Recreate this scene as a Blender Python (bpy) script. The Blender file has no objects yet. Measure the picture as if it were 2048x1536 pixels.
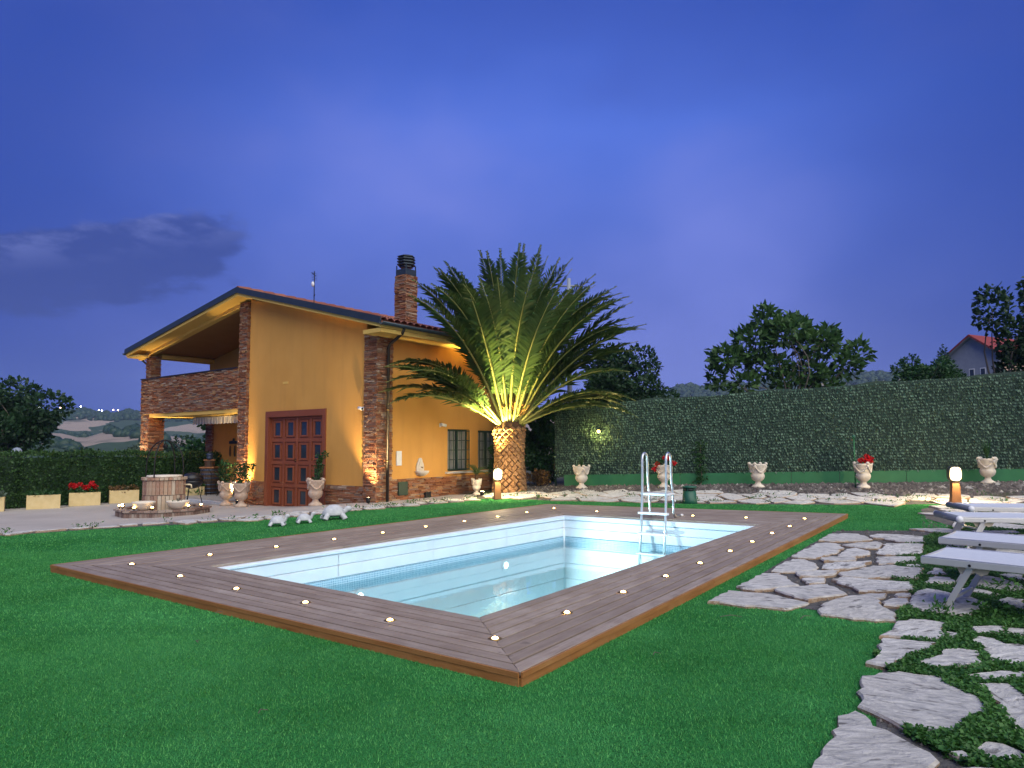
import bpy, bmesh, math, random
import numpy as np
from mathutils import Vector, Matrix
R = math.radians
random.seed(7); rng = np.random.default_rng(7)
scene = bpy.context.scene
COL = scene.collection

# ------------------------------------------------------------------ camera
cam_d = bpy.data.cameras.new('camera'); cam = bpy.data.objects.new('camera', cam_d); COL.objects.link(cam)
cam_d.sensor_width = 36.0; cam_d.lens = 1372/2048*36.0; cam_d.shift_y = 30/2048
cam_d.clip_start = 0.05; cam_d.clip_end = 6000
pt, rl = R(3.86), R(-0.2)
fw = Vector((0, math.cos(pt), math.sin(pt))); up0 = Vector((0, -math.sin(pt), math.cos(pt))); rt0 = Vector((1, 0, 0))
rt = rt0*math.cos(rl)+up0*math.sin(rl); upv = -rt0*math.sin(rl)+up0*math.cos(rl)
mw = Matrix((rt, upv, -fw)).transposed().to_4x4(); mw.translation = (0, 0, 1.4)
cam.matrix_world = mw
scene.camera = cam

# ------------------------------------------------------------------ world: dusk sky
world = bpy.data.worlds.new('World'); scene.world = world; world.use_nodes = True
wn, wl = world.node_tree.nodes, world.node_tree.links
wn.clear()
def wnode(t, **k):
    n = wn.new(t)
    for a, b in k.items(): setattr(n, a, b)
    return n
def wmath(op, a, b=None, clamp=False):
    n = wnode('ShaderNodeMath', operation=op, use_clamp=clamp)
    for i, v in enumerate((a, b)):
        if v is None: continue
        if isinstance(v, (int, float)): n.inputs[i].default_value = v
        else: wl.new(v, n.inputs[i])
    return n.outputs[0]
def wmix(f, a, b, blend='MIX'):
    n = wnode('ShaderNodeMixRGB', blend_type=blend)
    for i, v in enumerate((f, a, b)):
        if isinstance(v, (int, float)): n.inputs[i].default_value = v
        elif isinstance(v, tuple): n.inputs[i].default_value = (*v, 1)
        else: wl.new(v, n.inputs[i])
    return n.outputs[0]
def wramp(x, a, b):
    n = wnode('ShaderNodeMapRange', interpolation_type='SMOOTHSTEP'); n.inputs[1].default_value = a; n.inputs[2].default_value = b
    wl.new(x, n.inputs[0]); return n.outputs[0]
tc = wnode('ShaderNodeTexCoord'); sep = wnode('ShaderNodeSeparateXYZ'); wl.new(tc.outputs['Generated'], sep.inputs[0])
X, Y, Z = sep.outputs
el = wmath('ARCSINE', Z); az = wmath('ARCTAN2', X, Y)
ramp = wnode('ShaderNodeValToRGB'); wl.new(wramp(el, -0.1, 0.7), ramp.inputs[0])
ramp.color_ramp.elements[0].position = 0.0; ramp.color_ramp.elements[0].color = (.150, .20, .62, 1)
ramp.color_ramp.elements[1].position = 1.0; ramp.color_ramp.elements[1].color = (.045, .105, .52, 1)
for p, c in ((.10, (.140, .175, .56)), (.25, (.088, .135, .50)), (.5, (.088, .155, .60)), (.75, (.080, .165, .68))):
    e = ramp.color_ramp.elements.new(p); e.color = (*c, 1)
sky = ramp.outputs[0]
# broad soft veil of high cloud
mp = wnode('ShaderNodeMapping'); wl.new(tc.outputs['Generated'], mp.inputs[0]); mp.inputs['Scale'].default_value = (1.0, 1.0, 1.7)
mp.inputs['Rotation'].default_value = (0, R(38), 0); mp.inputs['Location'].default_value = (.35, .2, .1)
nz = wnode('ShaderNodeTexNoise'); wl.new(mp.outputs[0], nz.inputs['Vector']); nz.inputs['Scale'].default_value = 2.6; nz.inputs['Detail'].default_value = 5; nz.inputs['Roughness'].default_value = .45
veil = wramp(nz.outputs[0], .40, .72)
sky = wmix(wmath('MULTIPLY', veil, .75), sky, (.170, .222, .70))
dk = wramp(nz.outputs[0], .46, .28)
sky = wmix(wmath('MULTIPLY', dk, .38), sky, (.050, .095, .45))
# lens vignette painted into the sky colour: darker away from the view centre
eo = wmath('MULTIPLY', wmath('ADD', el, -.20), 1.15); ao = wmath('ADD', az, -.03)
side = wramp(wmath('SQRT', wmath('ADD', wmath('MULTIPLY', ao, ao), wmath('MULTIPLY', eo, eo))), .26, .74)
sky = wmix(wmath('MULTIPLY', side, .86), sky, (.012, .048, .33))
# low cloud bank in the west (left)
mp2 = wnode('ShaderNodeCombineXYZ'); wl.new(az, mp2.inputs[0]); wl.new(el, mp2.inputs[1])
tilt = wmath('SUBTRACT', el, wmath('MULTIPLY', wmath('ADD', az, .60), .26))
mpc = wnode('ShaderNodeMapping'); wl.new(mp2.outputs[0], mpc.inputs[0]); mpc.inputs['Scale'].default_value = (12.0, 30.0, 1); mpc.inputs['Location'].default_value = (3.1, 1.7, 0)
n2 = wnode('ShaderNodeTexNoise'); wl.new(mpc.outputs[0], n2.inputs['Vector']); n2.inputs['Scale'].default_value = 1.0; n2.inputs['Detail'].default_value = 8; n2.inputs['Roughness'].default_value = .62
band = wmath('MULTIPLY', wramp(tilt, .115, .205), wramp(tilt, .285, .245))
inaz = wmath('MULTIPLY', wramp(az, -.95, -.75), wramp(az, -.31, -.46))
cover = wramp(wmath('ADD', wmath('MULTIPLY', wmath('MULTIPLY', band, inaz), .62), n2.outputs[0]), .74, .98)
cl = cover
top = wmath('MULTIPLY', wramp(tilt, .205, .255), wramp(n2.outputs[0], .42, .62))
ccol = wmix(top, (.030, .056, .27), (.105, .140, .42))
sky = wmix(wmath('MULTIPLY', cl, .85), sky, ccol)
# dusk sky texture adds the physical falloff of light from the whole dome
ns = wnode('ShaderNodeTexSky'); ns.sky_type = 'NISHITA'; ns.sun_disc = False; ns.sun_elevation = R(-1.5); ns.sun_rotation = R(180); ns.air_density = 1.2; ns.ozone_density = 3.0
b1 = wnode('ShaderNodeBackground'); wl.new(sky, b1.inputs[0]); b1.inputs[1].default_value = 1.08
b2 = wnode('ShaderNodeBackground'); wl.new(ns.outputs[0], b2.inputs[0]); b2.inputs[1].default_value = 0.05
ad = wnode('ShaderNodeAddShader'); wl.new(b1.outputs[0], ad.inputs[0]); wl.new(b2.outputs[0], ad.inputs[1])
wo = wnode('ShaderNodeOutputWorld'); wl.new(ad.outputs[0], wo.inputs[0])

# ------------------------------------------------------------------ afterglow: one very soft low sun behind the camera
sd = bpy.data.lights.new('sun', 'SUN'); sun = bpy.data.objects.new('sun', sd); COL.objects.link(sun)
sd.energy = 3.7; sd.angle = R(80); sd.color = (1.0, .97, .82)
sun.rotation_euler = Vector((-.30, .62, -.72)).to_track_quat('-Z', 'Y').to_euler()

# ------------------------------------------------------------------ exposure and sampling
vs = scene.view_settings; vs.view_transform = 'Standard'; vs.look = 'None'; vs.gamma = 1; vs.exposure = 0; vs.use_curve_mapping = False
scene.render.engine = 'CYCLES'
cy = scene.cycles
cy.use_denoising = True; cy.max_bounces = 7; cy.diffuse_bounces = 3; cy.glossy_bounces = 3; cy.transmission_bounces = 4; cy.transparent_max_bounces = 12
cy.sample_clamp_indirect = 6; cy.sample_clamp_direct = 0; cy.caustics_reflective = False; cy.caustics_refractive = False
cy.use_light_tree = True

# ------------------------------------------------------------------ helpers: terrain
HC = np.array([-3.4385, 17.4341]); HY = R(37)
UU = np.array([-math.cos(HY), math.sin(HY)]); VV = np.array([math.sin(HY), math.cos(HY)])
PN = np.array([.27, .963]); PO = np.array([.92, 16.83])
def sst(a, b, x):
    t = np.clip((x-a)/(b-a), 0, 1); return t*t*(3-2*t)
def G(x, y):
    """height of the garden at x, y"""
    x = np.asarray(x, float); y = np.asarray(y, float)
    uh = (x-HC[0])*UU[0]+(y-HC[1])*UU[1]
    w = (x-PO[0])*PN[0]+(y-PO[1])*PN[1]
    z = .008*np.clip(x, -14, 16)-.3*sst(-.5, 4.5, uh)
    z = z+sst(-2.5, .5, x)*(.08*sst(0, 1.4, w)+(.09+.012*np.clip(x, 0, 16))*sst(1.4, 3.2, w))
    # beyond the garden: falls away to the valley on the left, rises gently behind the fence on the right
    far = np.clip(y-24, 0, None)
    z = z-sst(2, -6, x)*far*.05+sst(2, 12, x)*np.clip(y-20.5, 0, 60)*.055
    return z
def Gf(x, y): return float(G(x, y))
def H(u, v):            # house coordinates (along the front to the left, depth) -> world x, y
    p = HC+u*UU+v*VV; return float(p[0]), float(p[1])
def inside(px, py, poly):
    px = np.asarray(px); py = np.asarray(py); c = np.zeros(px.shape, bool)
    n = len(poly); j = n-1
    for i in range(n):
        xi, yi = poly[i]; xj, yj = poly[j]
        if yi != yj:
            c ^= ((yi > py) != (yj > py)) & (px < (xj-xi)*(py-yi)/(yj-yi)+xi)
        j = i
    return c

# ------------------------------------------------------------------ helpers: objects
def tag(o, label=None, cat=None, group=None, kind=None):
    if label: o['label'] = label
    if cat: o['category'] = cat
    if group: o['group'] = group
    if kind: o['kind'] = kind
    return o
def thing(name, label, cat, loc=(0, 0, 0), rz=0.0, group=None):
    o = bpy.data.objects.new(name, None); COL.objects.link(o); o.empty_display_size = .1
    o.location = loc; o.rotation_euler = (0, 0, rz)
    return tag(o, label, cat, group)
def addobj(name, me, parent=None, loc=None, rot=None, scale=None):
    o = bpy.data.objects.new(name, me); COL.objects.link(o)
    if parent is not None: o.parent = parent
    if loc is not None: o.location = loc
    if rot is not None: o.rotation_euler = rot
    if scale is not None: o.scale = scale
    return o
def copy_tree(o, parent=None):
    c = o.copy(); COL.objects.link(c)
    if parent is not None: c.parent = parent
    for ch in o.children: copy_tree(ch, c)
    return c
class MB:
    """collects vertices and faces for one mesh"""
    def __init__(s): s.v = []; s.f = []
    def add(s, vs_, fs_):
        b = len(s.v); s.v.extend([tuple(map(float, p)) for p in vs_]); s.f.extend([tuple(i+b for i in f) for f in fs_]); return s
    def box(s, x0, x1, y0, y1, z0, z1):
        return s.add([(x0, y0, z0), (x1, y0, z0), (x1, y1, z0), (x0, y1, z0), (x0, y0, z1), (x1, y0, z1), (x1, y1, z1), (x0, y1, z1)],
                     [(0, 3, 2, 1), (4, 5, 6, 7), (0, 1, 5, 4), (1, 2, 6, 5), (2, 3, 7, 6), (3, 0, 4, 7)])
    def bar(s, p0, p1, w, h, upd=(0, 0, 1)):
        p0 = Vector(p0); p1 = Vector(p1); d = (p1-p0).normalized(); up_ = Vector(upd)
        if abs(d.dot(up_)) > .98: up_ = Vector((0, 1, 0))
        r_ = d.cross(up_).normalized()*w/2; u_ = r_.cross(d).normalized()*h/2
        return s.add([p0-r_-u_, p0+r_-u_, p0+r_+u_, p0-r_+u_, p1-r_-u_, p1+r_-u_, p1+r_+u_, p1-r_+u_],
                     [(0, 1, 2, 3), (7, 6, 5, 4), (0, 4, 5, 1), (1, 5, 6, 2), (2, 6, 7, 3), (3, 7, 4, 0)])
    def tube(s, pts, r, n=8, cap=True):
        pts = [Vector(p) for p in pts]; m = len(pts)
        rs = r if isinstance(r, (list, tuple)) else [r]*m
        b = len(s.v); side_ = None
        for i, p in enumerate(pts):
            d = (pts[min(i+1, m-1)]-pts[max(i-1, 0)]).normalized()
            if side_ is None:
                side_ = d.orthogonal().normalized()
            side_ = (side_-d*side_.dot(d))
            side_ = side_.normalized() if side_.length > 1e-6 else d.orthogonal().normalized()
            oth = d.cross(side_)
            for k in range(n):
                a = 2*math.pi*k/n; s.v.append(tuple(p+(side_*math.cos(a)+oth*math.sin(a))*rs[i]))
        for i in range(m-1):
            for k in range(n):
                k2 = (k+1) % n; s.f.append((b+i*n+k, b+i*n+k2, b+(i+1)*n+k2, b+(i+1)*n+k))
        if cap:
            s.f.append(tuple(b+k for k in range(n))[::-1]); s.f.append(tuple(b+(m-1)*n+k for k in range(n)))
        return s
    def lathe(s, prof, n=24, c=(0, 0, 0), mod=None, cap=True):
        b = len(s.v); m = len(prof)
        for i, (r, z) in enumerate(prof):
            for k in range(n):
                a = 2*math.pi*k/n; rr = r*(mod(a, i) if mod else 1)
                s.v.append((c[0]+rr*math.cos(a), c[1]+rr*math.sin(a), c[2]+z))
        for i in range(m-1):
            for k in range(n):
                k2 = (k+1) % n; s.f.append((b+i*n+k, b+i*n+k2, b+(i+1)*n+k2, b+(i+1)*n+k))
        if cap:
            s.f.append(tuple(b+k for k in range(n))[::-1]); s.f.append(tuple(b+(m-1)*n+k for k in range(n)))
        return s
    def ell(s, c, r, n=12, m=8, rot=None):
        b = len(s.v); c = Vector(c)
        for i in range(m+1):
            t = math.pi*i/m
            for k in range(n):
                a = 2*math.pi*k/n
                p = Vector((r[0]*math.sin(t)*math.cos(a), r[1]*math.sin(t)*math.sin(a), -r[2]*math.cos(t)))
                if rot is not None: p = rot @ p
                s.v.append(tuple(c+p))
        for i in range(m):
            for k in range(n):
                k2 = (k+1) % n; s.f.append((b+i*n+k, b+i*n+k2, b+(i+1)*n+k2, b+(i+1)*n+k))
        return s
    def prism(s, poly, z0, z1, axis='z'):
        n = len(poly)
        def P(a, b_, c): return {'z': (a, b_, c), 'y': (a, c, b_), 'x': (c, a, b_)}[axis]
        vs_ = [P(a, b_, z0) for a, b_ in poly]+[P(a, b_, z1) for a, b_ in poly]
        return s.add(vs_, [tuple(range(n))[::-1], tuple(range(n, 2*n))]+[(i, (i+1) % n, n+(i+1) % n, n+i) for i in range(n)])
    def mesh(s, name, mat=None, smooth=False, recalc=True):
        me = bpy.data.meshes.new(name); me.from_pydata(s.v, [], s.f)
        if recalc:
            bm = bmesh.new(); bm.from_mesh(me); bmesh.ops.recalc_face_normals(bm, faces=bm.faces); bm.to_mesh(me); bm.free()
        if smooth: me.polygons.foreach_set('use_smooth', [True]*len(me.polygons))
        if mat: me.materials.append(M[mat] if isinstance(mat, str) else mat)
        me.update(); return me
    def build(s, name, mat, parent=None, smooth=False, bevel=0, loc=None, rot=None, label=None, kind=None, segs=2, recalc=True):
        o = addobj(name, s.mesh(name, mat, smooth, recalc), parent, loc, rot)
        if bevel:
            md = o.modifiers.new('bevel', 'BEVEL'); md.width = bevel; md.segments = segs; md.limit_method = 'ANGLE'; md.angle_limit = R(35)
        if smooth:
            pass
        tag(o, label, None, None, kind)
        return o
def np_mesh(name, verts, faces, mat, smooth=False):
    """fast mesh from arrays; faces (n, k)"""
    me = bpy.data.meshes.new(name); verts = np.asarray(verts, np.float32); faces = np.asarray(faces, np.int32)
    k = faces.shape[1]
    me.vertices.add(len(verts)); me.vertices.foreach_set('co', verts.ravel())
    me.loops.add(faces.size); me.loops.foreach_set('vertex_index', faces.ravel())
    me.polygons.add(len(faces)); me.polygons.foreach_set('loop_start', np.arange(0, faces.size, k, dtype=np.int32))
    try: me.polygons.foreach_set('loop_total', np.full(len(faces), k, np.int32))
    except Exception: pass
    if smooth: me.polygons.foreach_set('use_smooth', np.ones(len(faces), bool))
    me.materials.append(M[mat]); me.update(); me.validate(); return me
def sheet(name, poly, off, mat, cell=.5, hole=None, kind='structure'):
    """ground-following sheet clipped to a polygon"""
    bm = bmesh.new(); bm.faces.new([bm.verts.new((x, y, 0)) for x, y in poly])
    xs = [p[0] for p in poly]; ys = [p[1] for p in poly]
    cuts = [((c, 0, 0), (1, 0, 0)) for c in np.arange(min(xs)+cell, max(xs), cell)]+[((0, c, 0), (0, 1, 0)) for c in np.arange(min(ys)+cell, max(ys), cell)]
    if hole:
        for i in range(len(hole)):
            a, b = Vector((*hole[i], 0)), Vector((*hole[(i+1) % len(hole)], 0)); d = b-a
            cuts.append((tuple(a), (d.y, -d.x, 0)))
    for co, no in cuts:
        bmesh.ops.bisect_plane(bm, geom=list(bm.verts)+list(bm.edges)+list(bm.faces), plane_co=co, plane_no=no, dist=1e-5)
    if hole:
        fs = list(bm.faces); c = np.array([f.calc_center_median()[:2] for f in fs]); ins = inside(c[:, 0], c[:, 1], hole)
        bmesh.ops.delete(bm, geom=[f for f, i in zip(fs, ins) if i], context='FACES')
    vv = list(bm.verts); P = np.array([v.co[:2] for v in vv]); zz = G(P[:, 0], P[:, 1])+off
    for v, z in zip(vv, zz): v.co.z = z
    bmesh.ops.recalc_face_normals(bm, faces=bm.faces)
    if sum(f.normal.z for f in bm.faces) < 0: bmesh.ops.reverse_faces(bm, faces=bm.faces)
    me = bpy.data.meshes.new(name); bm.to_mesh(me); bm.free()
    me.polygons.foreach_set('use_smooth', [True]*len(me.polygons)); me.materials.append(M[mat])
    return tag(addobj(name, me), kind=kind)

# ------------------------------------------------------------------ helpers: materials
M = {}
class NT:
    def __init__(s, name):
        m = bpy.data.materials.new(name); m.use_nodes = True; s.m = m; s.n = m.node_tree.nodes; s.l = m.node_tree.links
        s.bsdf = s.n['Principled BSDF']; s.out = s.n['Material Output']; M[name] = m
    def node(s, t, **k):
        n = s.n.new(t)
        for a, b in k.items(): setattr(n, a, b)
        return n
    def put(s, sock, v):
        if isinstance(v, (int, float)): sock.default_value = v
        elif isinstance(v, tuple): sock.default_value = (*v, 1) if len(v) == 3 and sock.type == 'RGBA' else v
        else: s.l.new(v, sock)
    def coords(s, scale=(1, 1, 1), src='Object', rot=(0, 0, 0)):
        t = s.node('ShaderNodeTexCoord'); m = s.node('ShaderNodeMapping'); s.l.new(t.outputs[src], m.inputs[0])
        m.inputs['Scale'].default_value = scale; m.inputs['Rotation'].default_value = rot; return m.outputs[0]
    def noise(s, vec, scale, detail=4, rough=.55, dist=0):
        n = s.node('ShaderNodeTexNoise'); s.l.new(vec, n.inputs['Vector']); n.inputs['Scale'].default_value = scale
        n.inputs['Detail'].default_value = detail; n.inputs['Roughness'].default_value = rough; n.inputs['Distortion'].default_value = dist; return n.outputs[0]
    def ramp(s, x, *stops):
        n = s.node('ShaderNodeValToRGB'); s.l.new(x, n.inputs[0]); e = n.color_ramp.elements
        for i, (p, c) in enumerate(stops):
            if i < 2: e[i].position = p
            k = e[i] if i < 2 else e.new(p)
            k.color = (*c, 1)
        return n.outputs[0]
    def mix(s, f, a, b, blend='MIX'):
        n = s.node('ShaderNodeMixRGB', blend_type=blend)
        for sk, v in zip(n.inputs, (f, a, b)): s.put(sk, v)
        return n.outputs[0]
    def math(s, op, a, b=0.0, clamp=False):
        n = s.node('ShaderNodeMath', operation=op, use_clamp=clamp); s.put(n.inputs[0], a); s.put(n.inputs[1], b); return n.outputs[0]
    def rng(s, x, a, b, c=0.0, d=1.0):
        n = s.node('ShaderNodeMapRange'); s.l.new(x, n.inputs[0])
        for i, v in enumerate((a, b, c, d)): n.inputs[i+1].default_value = v
        return n.outputs[0]
    def bump(s, h, strength=.3, dist=.01):
        n = s.node('ShaderNodeBump'); s.l.new(h, n.inputs['Height']); n.inputs['Strength'].default_value = strength; n.inputs['Distance'].default_value = dist
        s.l.new(n.outputs[0], s.bsdf.inputs['Normal']); return n
    def island(s): return s.node('ShaderNodeNewGeometry').outputs['Random Per Island']
    def objrand(s): return s.node('ShaderNodeObjectInfo').outputs['Random']
    def fin(s, col, rough=.6, metal=0.0, spec=None):
        s.put(s.bsdf.inputs['Base Color'], col); s.put(s.bsdf.inputs['Roughness'], rough); s.bsdf.inputs['Metallic'].default_value = metal
        if spec is not None: s.bsdf.inputs['Specular IOR Level'].default_value = spec
        return s.m
def plain(name, c1, c2, scale=6, rough=.6, bump=.15, bscale=60, metal=0.0, bdist=.004, spec=None, detail=5, src='Object', stretch=(1, 1, 1)):
    t = NT(name); v = t.coords(stretch, src); n = t.noise(v, scale, detail)
    col = t.mix(t.rng(n, .3, .7), c1, c2)
    if bump: t.bump(t.noise(v, bscale, 3), bump, bdist)
    return t.fin(col, rough, metal, spec)
def emit(name, col, strength):
    t = NT(name); t.bsdf.inputs['Base Color'].default_value = (*col, 1); t.bsdf.inputs['Emission Color'].default_value = (*col, 1)
    t.bsdf.inputs['Emission Strength'].default_value = strength; t.bsdf.inputs['Roughness'].default_value = .3; return t.m
def leafmat(name, dark, light, trans=.25, rough=.5):
    t = NT(name); r_ = t.island(); v = t.coords((1, 1, 1), 'Object')
    n = t.noise(v, 1.3, 2)
    col = t.mix(t.math('MULTIPLY', t.math('ADD', r_, t.rng(n, .3, .7)), .5), dark, light)
    t.fin(col, rough, 0, .35)
    tr = t.node('ShaderNodeBsdfTranslucent'); t.put(tr.inputs[0], t.mix(.5, col, light))
    mx = t.node('ShaderNodeMixShader'); mx.inputs[0].default_value = trans
    t.l.new(t.bsdf.outputs[0], mx.inputs[1]); t.l.new(tr.outputs[0], mx.inputs[2]); t.l.new(mx.outputs[0], t.out.inputs[0])
    return t.m
def lamp(name, kind, parent, loc, energy, color, direction=None, size=.03, spot=60, blend=.6):
    d = bpy.data.lights.new(name, kind); d.energy = energy; d.color = color
    if kind == 'AREA': d.size = size
    else: d.shadow_soft_size = size
    if kind == 'SPOT': d.spot_size = R(spot); d.spot_blend = blend
    o = bpy.data.objects.new(name, d); COL.objects.link(o); o.parent = parent; o.location = loc
    if direction is not None: o.rotation_euler = Vector(direction).to_track_quat('-Z', 'Y').to_euler()
    return o
WARM = (1.0, .74, .36)
def nth(i): return ['first', 'second', 'third', 'fourth', 'fifth', 'sixth', 'seventh', 'eighth', 'ninth', 'tenth', 'eleventh', 'twelfth', 'thirteenth', 'fourteenth'][i]

# ================================================================== MATERIALS
t = NT('turf'); v = t.coords(); n = t.noise(v, .55, 4, .6); n2_ = t.noise(v, 140, 2); 
col = t.mix(t.rng(n, .35, .68), (.034, .220, .050), (.075, .350, .100)); col = t.mix(t.rng(n2_, .35, .7), col, (.012, .06, .02))
t.bump(n2_, .6, .01); t.fin(col, .95, 0, .03)
t = NT('grass_blade'); v = t.coords(); n = t.noise(v, .42, 5, .65); nb = t.noise(v, 3.2, 3, .6); r_ = t.island()
col = t.mix(t.rng(n, .40, .62), (.015, .125, .026), (.072, .345, .110)); col = t.mix(t.math('MULTIPLY', t.rng(nb, .45, .75), .55), col, (.034, .230, .034))
ns_ = t.noise(t.coords((.35, 2.2, 1), 'Object', (0, 0, R(24))), 1.2, 4, .6); col = t.mix(t.math('MULTIPLY', t.rng(ns_, .48, .70), .55), col, (.014, .115, .020)); ny_ = t.noise(v, 1.1, 5, .7); col = t.mix(t.math('MULTIPLY', t.rng(ny_, .52, .74), .6), col, (.088, .370, .120)); col = t.mix(t.math('MULTIPLY', t.math('POWER', r_, 2.0), .8), col, (.17, .49, .14)); t.fin(col, .9, 0, .04)
plain('ground_earth', (.035, .045, .02), (.06, .055, .03), 1.2, .95, .4, 20, bdist=.03)
plain('soil', (.065, .062, .062), (.13, .125, .12), 22, .95, .9, 70, bdist=.02)
t = NT('patio'); v = t.coords(); a = t.noise(v, .7, 5, .6); b = t.noise(v, 55, 2)
col = t.mix(t.rng(a, .3, .7), (.36, .325, .30), (.47, .43, .40)); col = t.mix(t.rng(b, .55, .8), col, (.30, .27, .25)); t.bump(b, .35, .006); t.fin(col, .85)
t = NT('gravel'); v = t.coords(); a = t.noise(v, 9, 5, .7); vo = t.node('ShaderNodeTexVoronoi'); t.l.new(v, vo.inputs['Vector']); vo.inputs['Scale'].default_value = 26
col = t.mix(t.rng(a, .3, .7), (.070, .060, .055), (.15, .13, .12)); col = t.mix(.45, col, vo.outputs['Color'], 'SOFT_LIGHT'); t.bump(vo.outputs['Distance'], .9, .03); t.fin(col, .95)
t = NT('pebble'); r_ = t.island(); col = t.ramp(r_, (0, (.05, .045, .042)), (.6, (.12, .10, .095)), (.92, (.19, .17, .155)), (1, (.42, .40, .37))); t.fin(col, .9)
t = NT('flagstone'); ob = t.objrand(); tcn = t.node('ShaderNodeTexCoord')
off = t.node('ShaderNodeVectorMath', operation='ADD'); t.l.new(tcn.outputs['Object'], off.inputs[0]); cb = t.node('ShaderNodeCombineXYZ'); t.put(cb.inputs[0], t.math('MULTIPLY', ob, 37.0)); t.put(cb.inputs[1], t.math('MULTIPLY', ob, 91.0)); t.l.new(cb.outputs[0], off.inputs[1])
vr = t.node('ShaderNodeVectorRotate', rotation_type='Z_AXIS'); t.l.new(off.outputs[0], vr.inputs['Vector']); t.put(vr.inputs['Angle'], t.math('SUBTRACT', t.math('MULTIPLY', t.math('FRACT', t.math('MULTIPLY', ob, 7.31)), 1.5), .75)); mp_ = t.node('ShaderNodeMapping'); t.l.new(vr.outputs[0], mp_.inputs[0]); mp_.inputs['Scale'].default_value = (2.6, 6.5, 6)
st = t.noise(mp_.outputs[0], 3.2, 9, .72, .5); big = t.noise(off.outputs[0], 1.6, 3); pit = t.noise(mp_.outputs[0], 2.0, 4, .6); fine = t.noise(off.outputs[0], 45, 3)
col = t.mix(t.rng(st, .32, .58), (.30, .30, .30), t.mix(t.math('FRACT', t.math('MULTIPLY', ob, 13.7)), (.80, .78, .74), (.66, .64, .60))); col = t.mix(t.math('MULTIPLY', t.rng(big, .4, .75), .35), col, (.52, .48, .43))
col = t.mix(t.math('MULTIPLY', t.rng(pit, .60, .68), .85), col, (.11, .105, .10))
ge = t.node('ShaderNodeNewGeometry'); sx = t.node('ShaderNodeSeparateXYZ'); t.l.new(ge.outputs['True Normal'], sx.inputs[0])
sidec = t.mix(t.rng(fine, .35, .7), (.36, .22, .13), (.50, .40, .30)); col = t.mix(t.rng(sx.outputs[2], .75, .45), col, sidec)
hgt = t.math('ADD', t.math('MULTIPLY', st, 1.0), t.math('MULTIPLY', fine, .25)); t.bump(hgt, 1.0, .03); t.fin(col, .85, 0, .25)
def woodmat(name, c1, c2, c3, rough=.6):
    t = NT(name); ob = t.objrand(); tcn = t.node('ShaderNodeTexCoord'); off = t.node('ShaderNodeVectorMath', operation='ADD'); t.l.new(tcn.outputs['Object'], off.inputs[0])
    cb = t.node('ShaderNodeCombineXYZ'); t.put(cb.inputs[0], t.math('MULTIPLY', ob, 53.0)); t.put(cb.inputs[1], t.math('MULTIPLY', ob, 17.0)); t.l.new(cb.outputs[0], off.inputs[1])
    mp_ = t.node('ShaderNodeMapping'); t.l.new(off.outputs[0], mp_.inputs[0]); mp_.inputs['Scale'].default_value = (1.6, 26, 26)
    gr = t.noise(mp_.outputs[0], 1.5, 6, .6, .6); pa = t.noise(off.outputs[0], 2.2, 5, .65); kn = t.noise(off.outputs[0], 9, 2)
    col = t.mix(t.rng(gr, .3, .7), c1, c2); col = t.mix(t.math('MULTIPLY', t.rng(pa, .42, .72), .6), col, c3); col = t.mix(t.math('MULTIPLY', t.rng(kn, .70, .76), .6), col, (.05, .03, .025))
    col = t.mix(t.math('MULTIPLY', ob, .55), col, c1); t.bump(gr, .35, .004); t.fin(col, rough, 0, .35); return t.m
woodmat('deck_wood', (.205, .155, .122), (.385, .30, .24), (.48, .405, .35))
woodmat('edge_wood', (.26, .10, .026), (.46, .20, .06), (.52, .28, .11))
t = NT('pool_white'); v = t.coords(); a = t.noise(v, 2.5, 4); t.fin(t.mix(t.rng(a, .3, .7), (.70, .74, .80), (.78, .81, .85)), .32)
t = NT('pool_floor'); v = t.coords(); a = t.noise(v, 3, 4); t.fin(t.mix(t.rng(a, .3, .7), (.36, .74, .82), (.44, .82, .88)), .5)
t = NT('mosaic'); v = t.coords(); br = t.node('ShaderNodeTexBrick'); br.offset = 0; t.l.new(t.node('ShaderNodeTexCoord').outputs['UV'], br.inputs['Vector'])
for k_, c_ in (('Color1', (.16, .30, .42)), ('Color2', (.25, .40, .52)), ('Mortar', (.58, .68, .75))): br.inputs[k_].default_value = (*c_, 1)
br.inputs['Scale'].default_value = 1; br.inputs['Brick Width'].default_value = .028; br.inputs['Row Height'].default_value = .028; br.inputs['Mortar Size'].default_value = .003; t.fin(br.outputs[0], .38)
t = NT('water'); v = t.coords((1, 1, 1)); w1 = t.noise(v, 5.5, 3, .5, .4); w2 = t.noise(v, 1.4, 2)
bp_ = t.node('ShaderNodeBump'); t.put(bp_.inputs['Height'], t.math('ADD', w1, t.math('MULTIPLY', w2, 2.0))); bp_.inputs['Strength'].default_value = .016; bp_.inputs['Distance'].default_value = .05
fr = t.node('ShaderNodeFresnel'); fr.inputs[0].default_value = 1.33; t.l.new(bp_.outputs[0], fr.inputs['Normal'])
tr = t.node('ShaderNodeBsdfTransparent'); tr.inputs[0].default_value = (.88, .97, .99, 1); gl = t.node('ShaderNodeBsdfGlossy'); gl.inputs['Roughness'].default_value = .0; t.l.new(bp_.outputs[0], gl.inputs['Normal'])
mx = t.node('ShaderNodeMixShader'); t.l.new(fr.outputs[0], mx.inputs[0]); t.l.new(tr.outputs[0], mx.inputs[1]); t.l.new(gl.outputs[0], mx.inputs[2]); t.l.new(mx.outputs[0], t.out.inputs[0])
t = NT('stucco'); v = t.coords(); a = t.noise(v, .6, 5, .6); b = t.noise(v, 90, 3); c_ = t.noise(t.coords((5, 5, .7)), .8, 4)
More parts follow.
